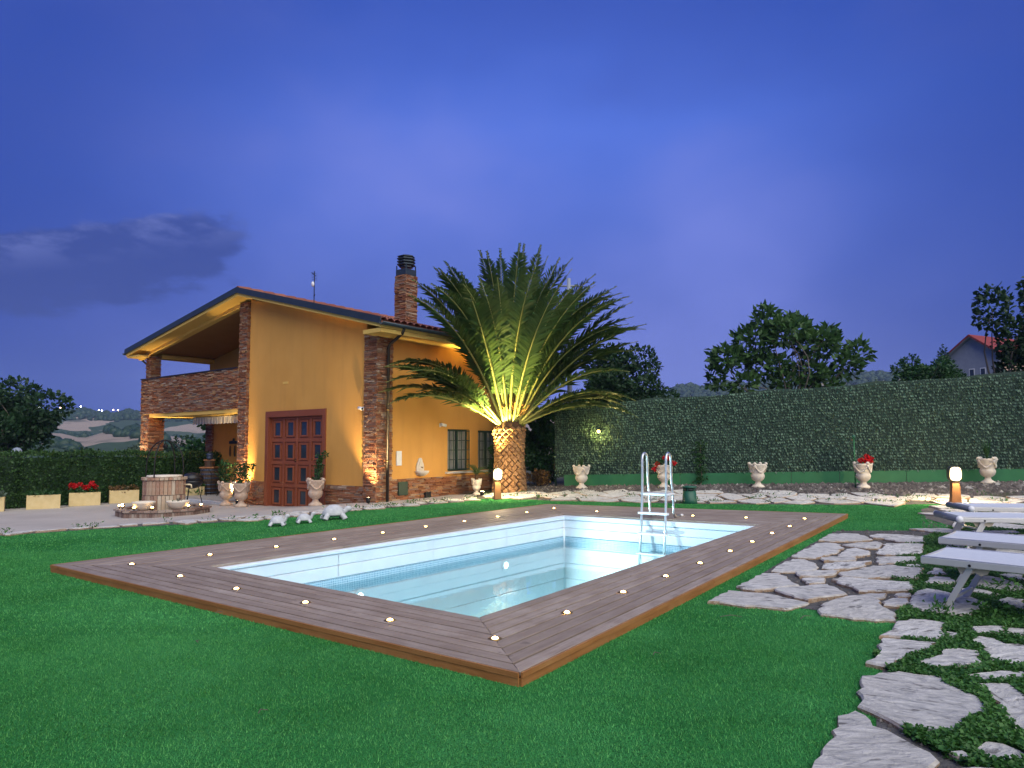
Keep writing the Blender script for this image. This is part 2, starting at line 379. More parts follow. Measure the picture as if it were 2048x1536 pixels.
col = t.mix(t.rng(a, .3, .7), (.62, .305, .070), (.70, .36, .092)); col = t.mix(t.math('MULTIPLY', t.rng(c_, .50, .78), .30), col, (.46, .235, .07)); t.bump(b, .35, .006); t.fin(col, .9, 0, .2)
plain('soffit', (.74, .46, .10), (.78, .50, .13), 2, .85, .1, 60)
plain('shaded_ceiling_ochre', (.30, .14, .04), (.34, .165, .05), 2, .9, .1, 60)  # ochre darkened for the unlit loggia, shade put into the base colour
t = NT('ledge_stone'); r_ = t.island(); v = t.coords(); a = t.noise(v, 30, 4, .65)
col = t.ramp(r_, (0, (.21, .075, .034)), (.25, (.34, .130, .058)), (.5, (.42, .18, .090)), (.72, (.31, .22, .17)), (.9, (.50, .27, .12)), (1, (.52, .41, .32)))
col = t.mix(t.rng(a, .25, .75), t.mix(.55, col, (.04, .02, .015)), col); t.bump(a, .8, .02); t.fin(col, .85, 0, .3)
plain('slate_metal', (.030, .045, .060), (.045, .060, .075), 4, .45, .05, 60, metal=.3)
plain('copper_dark', (.035, .030, .028), (.06, .045, .035), 5, .45, .05, 60, metal=.5)
t = NT('roof_tile'); r_ = t.island(); v = t.coords(); a = t.noise(v, 12, 4); col = t.mix(r_, (.24, .07, .04), (.33, .12, .07)); col = t.mix(t.math('MULTIPLY', t.rng(a, .45, .75), .6), col, (.10, .06, .05)); t.bump(a, .3, .01); t.fin(col, .8)
woodmat('door_wood', (.20, .050, .022), (.30, .085, .036), (.34, .11, .05), .5)
plain('door_glass', (.018, .028, .042), (.03, .04, .055), 5, .12, 0)
plain('green_metal', (.010, .035, .025), (.015, .045, .03), 5, .5, .1, 60)
plain('window_glass', (.22, .24, .26), (.34, .34, .32), 3, .08, 0)
plain('curtain', (.52, .50, .44), (.62, .60, .54), 9, .9, .2, 30, stretch=(1, 6, .3))
plain('white_paint', (.70, .69, .67), (.76, .75, .73), 8, .55, .1, 80)
plain('pale_stone', (.62, .54, .44), (.72, .66, .57), 9, .8, .4, 50, bdist=.006)
plain('white_stone', (.44, .45, .48), (.60, .60, .61), 14, .85, .5, 70, bdist=.006)
plain('terracotta_urn', (.46, .31, .22), (.62, .50, .40), 10, .8, .5, 45, bdist=.008)
plain('planter_concrete', (.62, .47, .22), (.70, .55, .29), 6, .85, .3, 60)
plain('potting_soil', (.03, .022, .015), (.05, .035, .025), 20, .95, .8, 60, bdist=.02)
t = NT('well_brick'); r_ = t.objrand(); v = t.coords(); a = t.noise(v, 14, 5, .65); col = t.ramp(r_, (0, (.20, .07, .05)), (.35, (.34, .17, .10)), (.7, (.45, .31, .20)), (1, (.52, .43, .33))); col = t.mix(t.rng(a, .3, .75), col, t.mix(.5, col, (.5, .44, .36))); t.bump(a, .6, .01); t.fin(col, .9)
t = NT('small_brick'); r_ = t.island(); v = t.coords(); a = t.noise(v, 14, 5, .65); col = t.ramp(r_, (0, (.13, .075, .06)), (.4, (.22, .14, .11)), (.75, (.30, .22, .18)), (1, (.36, .30, .25))); t.bump(a, .6, .01); t.fin(col, .9)
plain('mortar', (.34, .28, .22), (.44, .37, .30), 20, .95, .4, 60)
plain('iron', (.012, .013, .014), (.025, .025, .026), 12, .55, .2, 60, metal=.5)
plain('aluminium', (.62, .63, .65), (.72, .72, .73), 5, .32, 0, metal=.9)
plain('satin_alu', (.66, .64, .60), (.74, .72, .68), 5, .42, 0, metal=.45)
plain('bed_mesh', (.56, .59, .66), (.62, .65, .71), 30, .6, .25, 260, bdist=.002)
plain('cream_plastic', (.66, .55, .36), (.70, .60, .42), 9, .5, 0)
plain('white_plastic', (.74, .75, .77), (.80, .80, .82), 8, .35, 0)
plain('grey_plastic', (.16, .18, .22), (.20, .22, .26), 8, .5, 0)
plain('green_plastic', (.012, .085, .055), (.02, .11, .07), 8, .45, .1, 40)
plain('black_plastic', (.008, .009, .012), (.014, .015, .02), 8, .4, 0)
plain('post_brown', (.20, .085, .028), (.27, .12, .045), 6, .55, .2, 50, stretch=(8, 8, 1))
plain('lamp_frame', (.07, .075, .06), (.10, .10, .08), 6, .4, .05, 50, metal=.3)
emit('lamp_glass', (1.0, .84, .46), 4.5)
emit('deck_lens', (1.0, .60, .20), 30.0)
emit('spot_lens', (1.0, .80, .42), 30.0)
emit('pool_lens', (.80, 1.0, .96), 9.0)
emit('fence_bulb', (1.0, .80, .30), 30.0)
emit('town_warm', (1.0, .62, .42), 14.0)
emit('town_white', (.92, .95, 1.0), 16.0)
plain('brass', (.32, .20, .07), (.40, .26, .10), 6, .35, 0, metal=.8)
t = NT('globe_glass'); t.fin((.55, .62, .78), .08); t.bsdf.inputs['Transmission Weight'].default_value = .55; t.bsdf.inputs['IOR'].default_value = 1.2
leafmat('net_leaf', (.042, .095, .060), (.130, .225, .150), .12, .5)
plain('net_back', (.018, .042, .030), (.028, .058, .042), 20, .8, .3, 60)
plain('green_board', (.015, .130, .045), (.022, .165, .060), 3, .6, .15, 30)
leafmat('leaf_palm', (.030, .075, .020), (.105, .165, .040), .22, .45)
plain('palm_rachis', (.22, .24, .06), (.33, .32, .09), 4, .5, .1, 50)
t = NT('palm_scar'); r_ = t.objrand(); v = t.coords(); a = t.noise(v, 16, 4, .6); col = t.mix(r_, (.26, .13, .05), (.42, .24, .11)); col = t.mix(t.rng(a, .35, .75), col, t.mix(.6, col, (.12, .06, .03))); t.bump(a, .7, .015); t.fin(col, .9)
plain('palm_core', (.05, .025, .012), (.09, .045, .02), 12, .95, .6, 40, bdist=.02)
plain('palm_fibre', (.42, .17, .04), (.55, .26, .07), 9, .8, .3, 50)
leafmat('leaf_dark', (.008, .030, .010), (.028, .075, .022), .18)
leafmat('leaf_bush', (.010, .045, .010), (.035, .110, .025), .2)
leafmat('leaf_walnut', (.024, .078, .018), (.085, .175, .045), .28)
leafmat('leaf_hedge', (.016, .052, .012), (.065, .140, .036), .15)
leafmat('leaf_olive', (.06, .10, .07), (.16, .21, .15), .15)
leafmat('leaf_cover', (.024, .095, .016), (.085, .225, .045), .25)
leafmat('leaf_far', (.010, .032, .014), (.028, .066, .028), .1)
leafmat('leaf_dry', (.10, .055, .02), (.20, .11, .04), .2)
leafmat('petal_red', (.45, .004, .008), (.70, .015, .02), .2)
plain('bark', (.10, .085, .07), (.20, .17, .14), 6, .95, .7, 24, bdist=.03, stretch=(3, 3, .6))
plain('bark_dark', (.035, .03, .025), (.07, .06, .05), 6, .95, .7, 24, bdist=.03)
plain('barrel_wood', (.06, .032, .018), (.11, .06, .03), 5, .6, .3, 30, stretch=(8, 8, 1))
plain('barrel_hoop', (.07, .10, .17), (.10, .14, .22), 5, .45, 0, metal=.4)
plain('orange_wood', (.38, .15, .05), (.46, .20, .07), 6, .6, .2, 40)
t = NT('awning_stripe'); uv = t.node('ShaderNodeTexCoord').outputs['Object']; sx = t.node('ShaderNodeSeparateXYZ'); t.l.new(uv, sx.inputs[0])
wv = t.math('FRACT', t.math('MULTIPLY', sx.outputs[0], 9.0)); t.fin(t.mix(t.math('GREATER_THAN', wv, .62), (.84, .85, .88), (.42, .43, .50)), .8)
plain('grey_wall', (.26, .28, .33), (.32, .34, .38), 2, .9, .1, 40)
plain('peach_wall', (.48, .32, .24), (.54, .37, .28), 2, .9, .1, 40)
plain('red_roof', (.20, .022, .020), (.26, .035, .028), 3, .8, .3, 20)
plain('grey_pole', (.22, .25, .31), (.28, .31, .37), 5, .6, .1, 30)

# ================================================================== GROUND
DECK = [(-5.26, 7.94), (.04, 4.03), (6.03, 12.47), (.76, 15.24)]      # left, near, right, far corner
POOL = [(-3.36, 7.73), (-.26, 5.32), (3.91, 11.0), (.97, 13.06)]
def lerp2(a, b, f): return (a[0]+(b[0]-a[0])*f, a[1]+(b[1]-a[1])*f)
MIDQ = [lerp2(a, b, .55) for a, b in zip(DECK, POOL)]
BIG = [(-60, -12), (60, -12), (60, 72), (-60, 72)]
sheet('ground', BIG, -.02, 'ground_earth', 1.5, MIDQ)
LAWN = [(-30, -8), (14, -8), (14, 14.2), (9.3, 14.87), (7.34, 15.03), (4.26, 15.69), (2.4, 16.45), (.93, 17.06), (-.2, 17.75), (-.83, 17.74), (-1.51, 16.74), (-3.05, 15.38), (-4.83, 13.26), (-6.81, 12.34), (-8.54, 11.55), (-12, 9.9), (-30, 2)]
sheet('lawn', LAWN, .02, 'turf', .5, MIDQ)
PATIO = [(-30, 2.6), (-12.3, 10.7), (-8.85, 12.25), (-7.0, 13.0), (-5.1, 13.9), (-3.35, 15.95), (-1.75, 17.55), (-1.05, 18.3), (-.9, 19.2), (-2, 19.7), (-3, 18.4), (-4, 18.1), (-9.5, 22.2), (-13.4, 25.4), (-12.6, 26.5), (-12, 27), (-15.5, 23.5), (-20, 18.5), (-30, 13)]
sheet('patio', PATIO, .008, 'patio', .5)
FA = np.array([1.25, 19.95]); FB = np.array([17.6, 16.23]); FD = (FB-FA)/np.linalg.norm(FB-FA)     # fence line
GRAVEL = [(-.6, 18.9), (1.03, 18.7), (5.93, 17.25), (10.12, 15.95), (18, 13.7), (18.2, 16.6), (9, 18.7), (1.2, 20.6), (-.6, 21.5)]
sheet('gravel_bed', GRAVEL, .012, 'gravel', .4)
PATHQ = [(-.9, 17.95), (.93, 17.12), (4.26, 15.75), (7.34, 15.08), (9.3, 14.92), (13.5, 14.0), (19, 12.6), (19, 13.6), (10.12, 16.1), (5.93, 17.4), (1.03, 18.8), (-.95, 19.0)]
TERR = [(1.45, 2.79), (1.62, 3.15), (1.80, 3.50), (1.98, 3.82), (2.15, 4.10), (2.38, 4.5), (2.58, 4.83), (2.98, 5.33), (2.75, 5.50), (2.52, 5.70), (2.30, 5.86), (1.90, 6.12), (2.66, 7.38), (4.05, 9.40), (5.02, 10.72), (6.36, 10.62), (7.0, 10.82), (7.3, 12.2), (8.2, 13.9), (9.3, 14.9), (16, 13.4), (16, -2), (.8, 1.2)]
terrace = sheet('stone_terrace', TERR, .024, 'soil', .5)
path = sheet('stone_path', PATHQ, .016, 'soil', .5)
STRIP = [(-8.54, 11.57), (-6.81, 12.36), (-4.83, 13.28), (-3.05, 15.4), (-1.51, 16.76), (-.83, 17.76), (-1.1, 18.35), (-1.8, 17.55), (-3.4, 15.95), (-5.12, 13.88), (-7.0, 12.98), (-8.85, 12.22), (-12.3, 10.65), (-12, 9.92)]
strip = sheet('stone_edging', STRIP, .022, 'soil', .5)
# ---- flagstones: each an irregular slab with its own broken outline
STONES = [
[(1.67,5.99),(1.82,6.19),(1.98,6.43),(2.11,6.37),(2.25,6.32),(2.37,6.2),(2.43,6.05),(2.51,5.93),(2.38,5.81),(2.22,5.7),(2.12,5.76),(2.02,5.82),(1.88,5.87),(1.76,5.96)],
[(2.11,6.57),(2.32,6.85),(2.58,7.21),(2.77,7.2),(2.74,6.94),(2.7,6.69),(2.71,6.57),(2.52,6.5),(2.38,6.44),(2.22,6.4),(2.13,6.47)],
[(2.41,6.43),(2.68,6.53),(2.89,6.6),(2.99,6.61),(2.99,6.4),(2.96,6.17),(2.75,6.07),(2.61,6),(2.52,5.95),(2.45,6.07),(2.41,6.27)],
[(2.45,5.61),(2.57,5.82),(2.7,5.95),(2.9,6.09),(3.08,6.12),(3.12,5.95),(3.03,5.71),(3.02,5.57),(2.91,5.31),(2.76,5.32),(2.62,5.38),(2.52,5.47),(2.44,5.52)],
[(3.03,6.15),(3.19,6.23),(3.34,6.23),(3.25,6.09),(3.13,6.02),(3.09,6.11)],
[(3.12,5.89),(3.29,6.02),(3.39,5.98),(3.23,5.74),(3.15,5.73),(3.07,5.77)],
[(3.34,6.11),(3.46,6.2),(3.53,6.18),(3.47,6.08),(3.33,6.04)],
[(3.13,6.83),(3.29,6.95),(3.45,6.84),(3.62,6.75),(3.82,6.68),(3.66,6.34),(3.47,6.3),(3.27,6.29),(3.12,6.3),(3.13,6.54)],
[(3.34,7.13),(3.57,7.3),(3.85,7.48),(4.09,7.61),(4.19,7.46),(4.36,7.38),(4.21,7.14),(3.95,6.84),(3.8,6.93),(3.58,6.89),(3.4,6.95),(3.33,7.02)],
[(2.86,6.9),(3.02,6.93),(3.1,6.89),(2.99,6.68),(2.81,6.61)],
[(2.93,7.22),(3.18,7.3),(3.42,7.3),(3.3,7.11),(3.06,6.98),(2.88,7.01)],
[(2.73,7.36),(2.96,7.74),(3.26,8.09),(3.38,8.05),(3.4,7.79),(3.29,7.52),(3.18,7.36),(3,7.31),(2.83,7.29)],
[(3.31,7.45),(3.47,7.71),(3.67,7.8),(3.93,7.82),(4.05,7.85),(3.81,7.55),(3.6,7.4),(3.39,7.35)],
[(3.59,8.11),(3.8,8.16),(4,8.06),(3.89,7.9),(3.67,7.88),(3.53,7.89)],
[(3.31,8.25),(3.53,8.58),(3.83,8.96),(4.08,9.33),(4.24,9.4),(4.35,9.31),(4.26,8.92),(3.99,8.53),(3.74,8.3),(3.54,8.11),(3.36,8.17)],
[(3.84,8.21),(4.19,8.74),(4.37,8.85),(4.4,8.59),(4.3,8.34),(4.14,8.23),(3.95,8.12)],
[(4.21,9.54),(4.64,10.16),(4.9,10.21),(5.05,10.12),(4.97,9.58),(4.75,9.44),(4.51,9.43),(4.32,9.47)],
[(4.33,9.11),(4.64,9.31),(4.94,9.4),(4.89,9.17),(4.65,8.8),(4.49,8.81),(4.38,8.96)],
[(5.1,9.91),(5.33,10.14),(5.57,10.05),(5.73,9.92),(5.81,9.79),(5.47,9.22),(5.23,9.19),(5.15,9.35),(5.15,9.62),(5.05,9.69)],
[(4.92,9.14),(5.12,9.13),(5.35,9.03),(4.91,8.3),(4.64,8.27),(4.45,8.29),(4.39,8.38),(4.65,8.75)],
[(4.27,8.18),(4.53,8.2),(4.75,8.15),(4.55,7.82),(4.32,7.76),(4.06,7.71)],
[(4.32,7.65),(4.47,7.68),(4.44,7.52),(4.25,7.49)],
[(2.9,5.29),(3.03,5.34),(3.13,5.31),(3.23,5.2),(3.1,5.05),(2.98,4.84),(2.89,4.75),(2.78,4.8),(2.67,4.85),(2.55,4.87),(2.67,4.98),(2.8,5.14)],
[(2.55,4.83),(2.65,4.81),(2.75,4.75),(2.86,4.7),(2.73,4.57),(2.63,4.5),(2.53,4.46),(2.41,4.34),(2.29,4.23),(2.23,4.23),(2.17,4.3),(2.29,4.42),(2.41,4.61)],
[(2.02,4.06),(2.14,4.12),(2.28,4.15),(2.34,4.09),(2.45,4.05),(2.42,3.94),(2.44,3.83),(2.46,3.72),(2.42,3.6),(2.36,3.51),(2.23,3.44),(2.07,3.3),(1.98,3.28),(1.91,3.29),(1.85,3.34),(1.83,3.43),(1.79,3.54),(1.76,3.63),(1.83,3.71),(1.87,3.83),(1.92,3.89),(1.97,4)],
[(1.74,3.59),(1.75,3.46),(1.77,3.34),(1.79,3.23),(1.81,3.14),(1.83,3.08),(1.81,3.02),(1.7,2.91),(1.56,2.84),(1.37,2.84),(1.21,2.92),(1.28,3),(1.33,3.06),(1.4,3.19),(1.51,3.34),(1.58,3.44),(1.62,3.52)],
[(2.48,4.29),(2.6,4.37),(2.79,4.53),(2.89,4.55),(2.98,4.5),(2.89,4.36),(2.84,4.25),(2.71,4.21),(2.57,4.2),(2.49,4.21)],
[(3.09,4.99),(3.15,4.93),(3.02,4.8),(3.01,4.85)],
[(3.32,5.07),(3.48,5.09),(3.56,5.07),(3.46,4.93),(3.35,4.91),(3.25,4.91)],
[(3.57,5.07),(3.69,5.05),(3.63,4.9),(3.49,4.85),(3.47,4.92)],
[(3.1,4.76),(3.23,4.86),(3.3,4.8),(3.29,4.68),(3.37,4.67),(3.42,4.59),(3.14,4.22),(3.06,4.24),(2.99,4.29),(2.96,4.35),(3,4.46),(3.1,4.65)],
[(2.61,4.06),(2.72,4.11),(2.88,4.15),(3,4.12),(2.99,4.05),(2.9,4),(2.78,3.99),(2.67,3.98)],
[(2.56,3.92),(2.67,3.93),(2.76,3.92),(2.73,3.81),(2.72,3.73),(2.62,3.53),(2.42,3.28),(2.34,3.28),(2.39,3.4),(2.45,3.51),(2.46,3.61),(2.52,3.72),(2.58,3.85)],
[(2.01,3.11),(2.14,3.21),(2.2,3.18),(2.23,3.09),(2.22,3.01),(2.17,3),(2.09,3),(2.01,3),(2.02,3.06)],
[(1.89,3.08),(1.96,3.09),(1.97,3.05),(1.94,3.01),(1.9,3.03)],
[(1.84,2.94),(1.91,2.94),(1.99,2.92),(1.99,2.86),(1.81,2.85)],
[(3.39,5.96),(3.59,6.22),(3.77,6.35),(3.83,6.28),(3.87,6.14),(3.97,6.06),(3.94,5.87),(3.9,5.69),(3.7,5.55),(3.55,5.4),(3.44,5.38),(3.35,5.43),(3.25,5.55),(3.24,5.69)],
[(3.92,6.61),(4.11,6.9),(4.22,6.96),(4.33,6.88),(4.26,6.68),(4.13,6.6),(4.03,6.61)],
[(4.45,6.79),(4.71,6.99),(4.8,6.99),(4.81,6.81),(4.79,6.52),(4.57,6.24),(4.43,6.24),(4.36,6.36),(4.35,6.55)],
[(4.23,7.11),(4.48,7.39),(4.53,7.34),(4.4,7.06),(4.24,6.99)],
[(4.03,6.41),(4.19,6.4),(4.27,6.29),(4.28,6.11),(4.17,6.08),(4.08,6.23),(4,6.27)],
[(4.06,5.86),(4.24,5.98),(4.31,5.88),(4.05,5.54),(4.04,5.68)],
[(4.86,6.98),(5.03,7.02),(5.08,6.93),(4.87,6.64),(4.84,6.81)],
[(6.82,10.78),(7.3,11.44),(7.41,11.36),(7.11,10.86),(6.83,10.56)]]
def rough_poly(poly, amp, step):
    out = []
    for i in range(len(poly)):
        a = np.array(poly[i]); b = np.array(poly[(i+1) % len(poly)]); L = np.linalg.norm(b-a); k = max(1, min(9, int(L/step)))
        nrm = np.array([b[1]-a[1], a[0]-b[0]])/max(L, 1e-6)
        for q in range(k):
            out.append(a+(b-a)*q/k+nrm*rng.normal(0, amp)*(1 if q else .4))
    return np.array(out)
def flagstone(poly, parent, amp=.014, step=.06, h=.050, thick=.075):
    P = rough_poly(poly, amp, step); c = P.mean(0); L = P-c; n = len(L)
    z0 = Gf(*c); tilt = rng.normal(0, .008, 2); top = h+rng.uniform(-.008, .010)
    bev = .012
    r_ = np.linalg.norm(L, axis=1, keepdims=True); inn = L*(1-bev/np.maximum(r_, .05)); mid = L*(1-.35*bev/np.maximum(r_, .05))
    def zz(Q, d): return G(Q[:, 0]+c[0], Q[:, 1]+c[1])-z0+top+Q@tilt+d
    vs_ = [(x, y, z) for (x, y), z in zip(inn, zz(inn, 0))]+[(x, y, z) for (x, y), z in zip(L, zz(L, -.012))]+[(x, y, z) for (x, y), z in zip(mid, zz(mid, -thick))]
    cz = top
    vs_.append((0, 0, cz))
    fs = [(i, (i+1) % n, 3*n) for i in range(n)]+[(n+i, n+(i+1) % n, (i+1) % n, i) for i in range(n)]+[(2*n+i, 2*n+(i+1) % n, n+(i+1) % n, n+i) for i in range(n)]
    mb = MB(); mb.add(vs_, fs); me = mb.mesh('flagstone', 'flagstone')
    return addobj('flagstone', me, parent, (c[0], c[1], z0))
for s_ in STONES: flagstone(s_, terrace)
def clip_half(poly, p, nrm):
    out = []
    for i in range(len(poly)):
        a, b = poly[i], poly[(i+1) % len(poly)]; da = (a-p)@nrm; db = (b-p)@nrm
        if da <= 0: out.append(a)
        if (da < 0) != (db < 0) and abs(da-db) > 1e-9: out.append(a+(b-a)*da/(da-db))
    return out
def crazy_paving(region, cell, gap, sx_=1.0, angle=0.0, avoid=(), jitter=.42):
    """irregular slabs by cells round jittered seeds"""
    ca, sa = math.cos(angle), math.sin(angle)
    def fwd(P): return np.stack([P[:, 0]*ca+P[:, 1]*sa, -P[:, 0]*sa+P[:, 1]*ca], 1)
    def inv(P): return np.stack([P[:, 0]*ca-P[:, 1]*sa, P[:, 0]*sa+P[:, 1]*ca], 1)
    Rg = fwd(np.array(region)); x0, y0 = Rg.min(0)-cell*sx_; x1, y1 = Rg.max(0)+cell*sx_
    seeds = []
    for j, yy in enumerate(np.arange(y0, y1, cell)):
        for xx in np.arange(x0, x1, cell*sx_): seeds.append((xx+(j % 2)*cell*sx_/2+rng.uniform(-jitter, jitter)*cell*sx_, yy+rng.uniform(-jitter, jitter)*cell))
    S_ = np.array(seeds); W = inv(S_); ok = inside(W[:, 0], W[:, 1], region); res = []
    for i in np.where(ok)[0]:
        p = S_[i]; poly = [p+np.array(q)*cell*sx_*1.3 for q in ((-1, -1), (1, -1), (1, 1), (-1, 1))]
        d = np.linalg.norm((S_-p)/np.array([sx_, 1]), axis=1)
        for k in np.argsort(d)[1:14]:
            nn = S_[k]-p; L = np.linalg.norm(nn); poly = clip_half(poly, p+nn*(.5-gap/2/L*rng.uniform(.6, 1.5)), nn/L)
            if len(poly) < 3: break
        if len(poly) < 3: continue
        Q = inv(np.array(poly))
        area = .5*abs(np.sum(Q[:, 0]*np.roll(Q[:, 1], -1)-np.roll(Q[:, 0], -1)*Q[:, 1]))
        if area < .02: continue
        c = Q.mean(0); bad = False
        for av in avoid:
            A_ = np.array(av)
            if inside(Q[:, 0], Q[:, 1], av).any() or inside(c[:1], c[1:2], av).any() or inside(A_[:, 0], A_[:, 1], Q).any(): bad = True; break
        if not bad: res.append([tuple(q) for q in Q])
    return res
REST = [(3.2, 2.6), (3.4, 4.2), (3.7, 6.2), (3.9, 7.5), (5.2, 10.3), (6.9, 10.8), (8.2, 13.4), (9.3, 14.6), (11.8, 14), (11.8, 2.6)]
ALLST = list(STONES)
for q in crazy_paving(REST, .62, .10, 1.25, .3, STONES): flagstone(q, terrace); ALLST.append(q)
for q in crazy_paving([(x, y) for x, y in PATHQ if x < 15], .42, .06, 2.0, -.27): flagstone(q, path, .01, .14)
for q in crazy_paving(STRIP, .34, .07, 1.5, .9): flagstone(q, strip, .01, .14, .050)

# ---- pebbles over the gravel bed and the bare joints
def pebbles(name, n, sampler, smin, smax, parent=None):
    base_v = np.array([(1, 0, 0), (-.5, .87, 0), (-.5, -.87, 0), (0, 0, .8), (0, 0, -.3)]); base_f = np.array([(0, 1, 3), (1, 2, 3), (2, 0, 3)])
    P = sampler(n); n = len(P); sz = rng.uniform(smin, smax, n)*(1+rng.exponential(.3, n)); a = rng.uniform(0, 6.28, n)
    B = base_v[None]*sz[:, None, None]*rng.uniform(.6, 1.3, (n, 1, 3)); ca, sa = np.cos(a)[:, None], np.sin(a)[:, None]
    V = np.stack([B[:, :, 0]*ca-B[:, :, 1]*sa, B[:, :, 0]*sa+B[:, :, 1]*ca, B[:, :, 2]], 2)+P[:, None, :]
    F = (base_f[None]+np.arange(n)[:, None, None]*5).reshape(-1, 3)
    o = addobj(name, np_mesh(name, V.reshape(-1, 3), F, 'pebble'), parent); return tag(o, kind='stuff')
def sampler_poly(poly, off, avoid=()):
    P_ = np.array(poly); lo, hi = P_.min(0), P_.max(0)
    def f(n):
        q = rng.uniform(lo, hi, (n*3, 2)); m = inside(q[:, 0], q[:, 1], poly)
        for a in avoid: m &= ~inside(q[:, 0], q[:, 1], a)
        q = q[m][:n]; return np.column_stack([q, G(q[:, 0], q[:, 1])+off])
    return f
pb = pebbles('gravel_stones', 16000, sampler_poly(GRAVEL, .014), .018, .045)
tag(pb, 'loose grey brown gravel stones covering the bed along the fence', 'gravel')
pb = pebbles('joint_gravel', 9000, sampler_poly([p for p in TERR if p[0] < 9], .026, STONES), .004, .013)
tag(pb, 'fine grey grit in the bare joints between the flagstones', 'gravel')

# ---- grass blades
def blades(name, pts, h, w, mat):
    n = len(pts); a = rng.uniform(0, 6.28, n); hh = h*rng.uniform(.6, 1.25, n); lean = rng.normal(0, .45, (n, 2))*hh[:, None]
    dx = np.column_stack([np.cos(a), np.sin(a), np.zeros(n)])*(w*rng.uniform(.7, 1.3, n))[:, None]/2
    V = np.empty((n, 3, 3)); V[:, 0] = pts-dx; V[:, 1] = pts+dx; V[:, 2] = pts+np.column_stack([lean, hh])
    return np_mesh(name, V.reshape(-1, 3), np.arange(n*3).reshape(-1, 3), mat)
def lawn_pts(n, lo, hi):
    q = rng.uniform(lo, hi, (n, 2)); m = inside(q[:, 0], q[:, 1], LAWN) & ~inside(q[:, 0], q[:, 1], TERR) & ~inside(q[:, 0], q[:, 1], DECK)
    az_ = np.abs(q[:, 0])/np.maximum(q[:, 1], .1); m &= az_ < .95; q = q[m]; return np.column_stack([q, G(q[:, 0], q[:, 1])+.018])
p_a = lawn_pts(330000, (-4.2, 2.0), (3.5, 5.2)); p_b = lawn_pts(330000, (-8, 5.2), (6, 9.5)); p_c = lawn_pts(260000, (-13, 9.5), (11, 18))
tag(addobj('grass', blades('grass_near', p_a, .015, .0040, 'grass_blade')), 'short dense green turf blades of the front lawn', 'grass', kind='stuff')
tag(addobj('grass', blades('grass_middle', p_b, .016, .0065, 'grass_blade')), 'short green turf blades either side of the wooden deck', 'grass', kind='stuff')
tag(addobj('grass', blades('grass_far', p_c, .018, .012, 'grass_blade')), 'short green turf blades between deck and stone path', 'grass', kind='stuff')

# ---- leafy ground cover between the flagstones and weeds
def leaf_cloud(P, size, flat=0.0, aspect=.62, out=None):
    """one small folded leaf (2 triangles) at every point"""
    n = len(P); d = rng.normal(0, 1, (n, 3)); d[:, 2] = d[:, 2]*(1-flat)+.3
    if out is not None: d = d*.7+out
    d /= np.linalg.norm(d, axis=1, keepdims=True)
    nn = rng.normal(0, 1, (n, 3)); nn[:, 2] += flat*3; s_ = np.cross(d, nn); s_ /= np.maximum(np.linalg.norm(s_, axis=1, keepdims=True), 1e-6)
    up_ = np.cross(s_, d); sz = size*rng.uniform(.6, 1.35, n)[:, None]
    V = np.empty((n, 4, 3)); V[:, 0] = P; V[:, 1] = P+d*sz*.5+s_*sz*aspect*.5+up_*sz*.12; V[:, 2] = P+d*sz; V[:, 3] = P+d*sz*.5-s_*sz*aspect*.5+up_*sz*.12
    F = np.array([[0, 1, 2], [0, 2, 3]])[None]+np.arange(n)[:, None, None]*4
    return V.reshape(-1, 3), F.reshape(-1, 3)
COVER = [(2.3, 2.2), (1.95, 2.75), (1.83, 3.3), (2.0, 3.75), (2.22, 4.12), (2.32, 4.5), (2.6, 4.75), (2.92, 5.0), (2.92, 5.3), (3.05, 5.55), (3.5, 6.0), (3.75, 6.9), (4.3, 7.8), (5.0, 9.0), (6.2, 10.2), (7.4, 11.4), (8.4, 13.4), (9.2, 14.6), (12.5, 13.8), (12.5, 2.0)]
def cover_pts(n):
    f_ = rng.uniform(0, 1, n*5)**1.9; yy_ = 2.0+12.6*f_; q = np.column_stack([yy_*rng.uniform(.45, .95, n*5), yy_]); m = inside(q[:, 0], q[:, 1], COVER) & (q[:, 0]/q[:, 1] < .95)
    q = q[m]; cl_ = np.sin(q[:, 0]*5.1+1.3*np.sin(q[:, 1]*3.7))*np.sin(q[:, 1]*4.3+q[:, 0]*1.9)
    q = q[rng.uniform(0, 1, len(q)) < np.clip(.85+.4*cl_, .3, 1)]
    m = np.ones(len(q), bool)
    for s_ in ALLST:
        a = np.array(s_); c = a.mean(0); sh = c+(a-c)*.965; m &= ~inside(q[:, 0], q[:, 1], [tuple(k) for k in sh])
    q = q[m][:n]; return np.column_stack([q, G(q[:, 0], q[:, 1])+.024+rng.uniform(.0, .034, len(q))])
V_, F_ = leaf_cloud(cover_pts(180000), .021, .7, .85)
tag(addobj('ground_cover', np_mesh('ground_cover', V_, F_, 'leaf_cover')), 'low green leafy ground cover filling the joints between the flagstones', 'ground cover', kind='stuff')
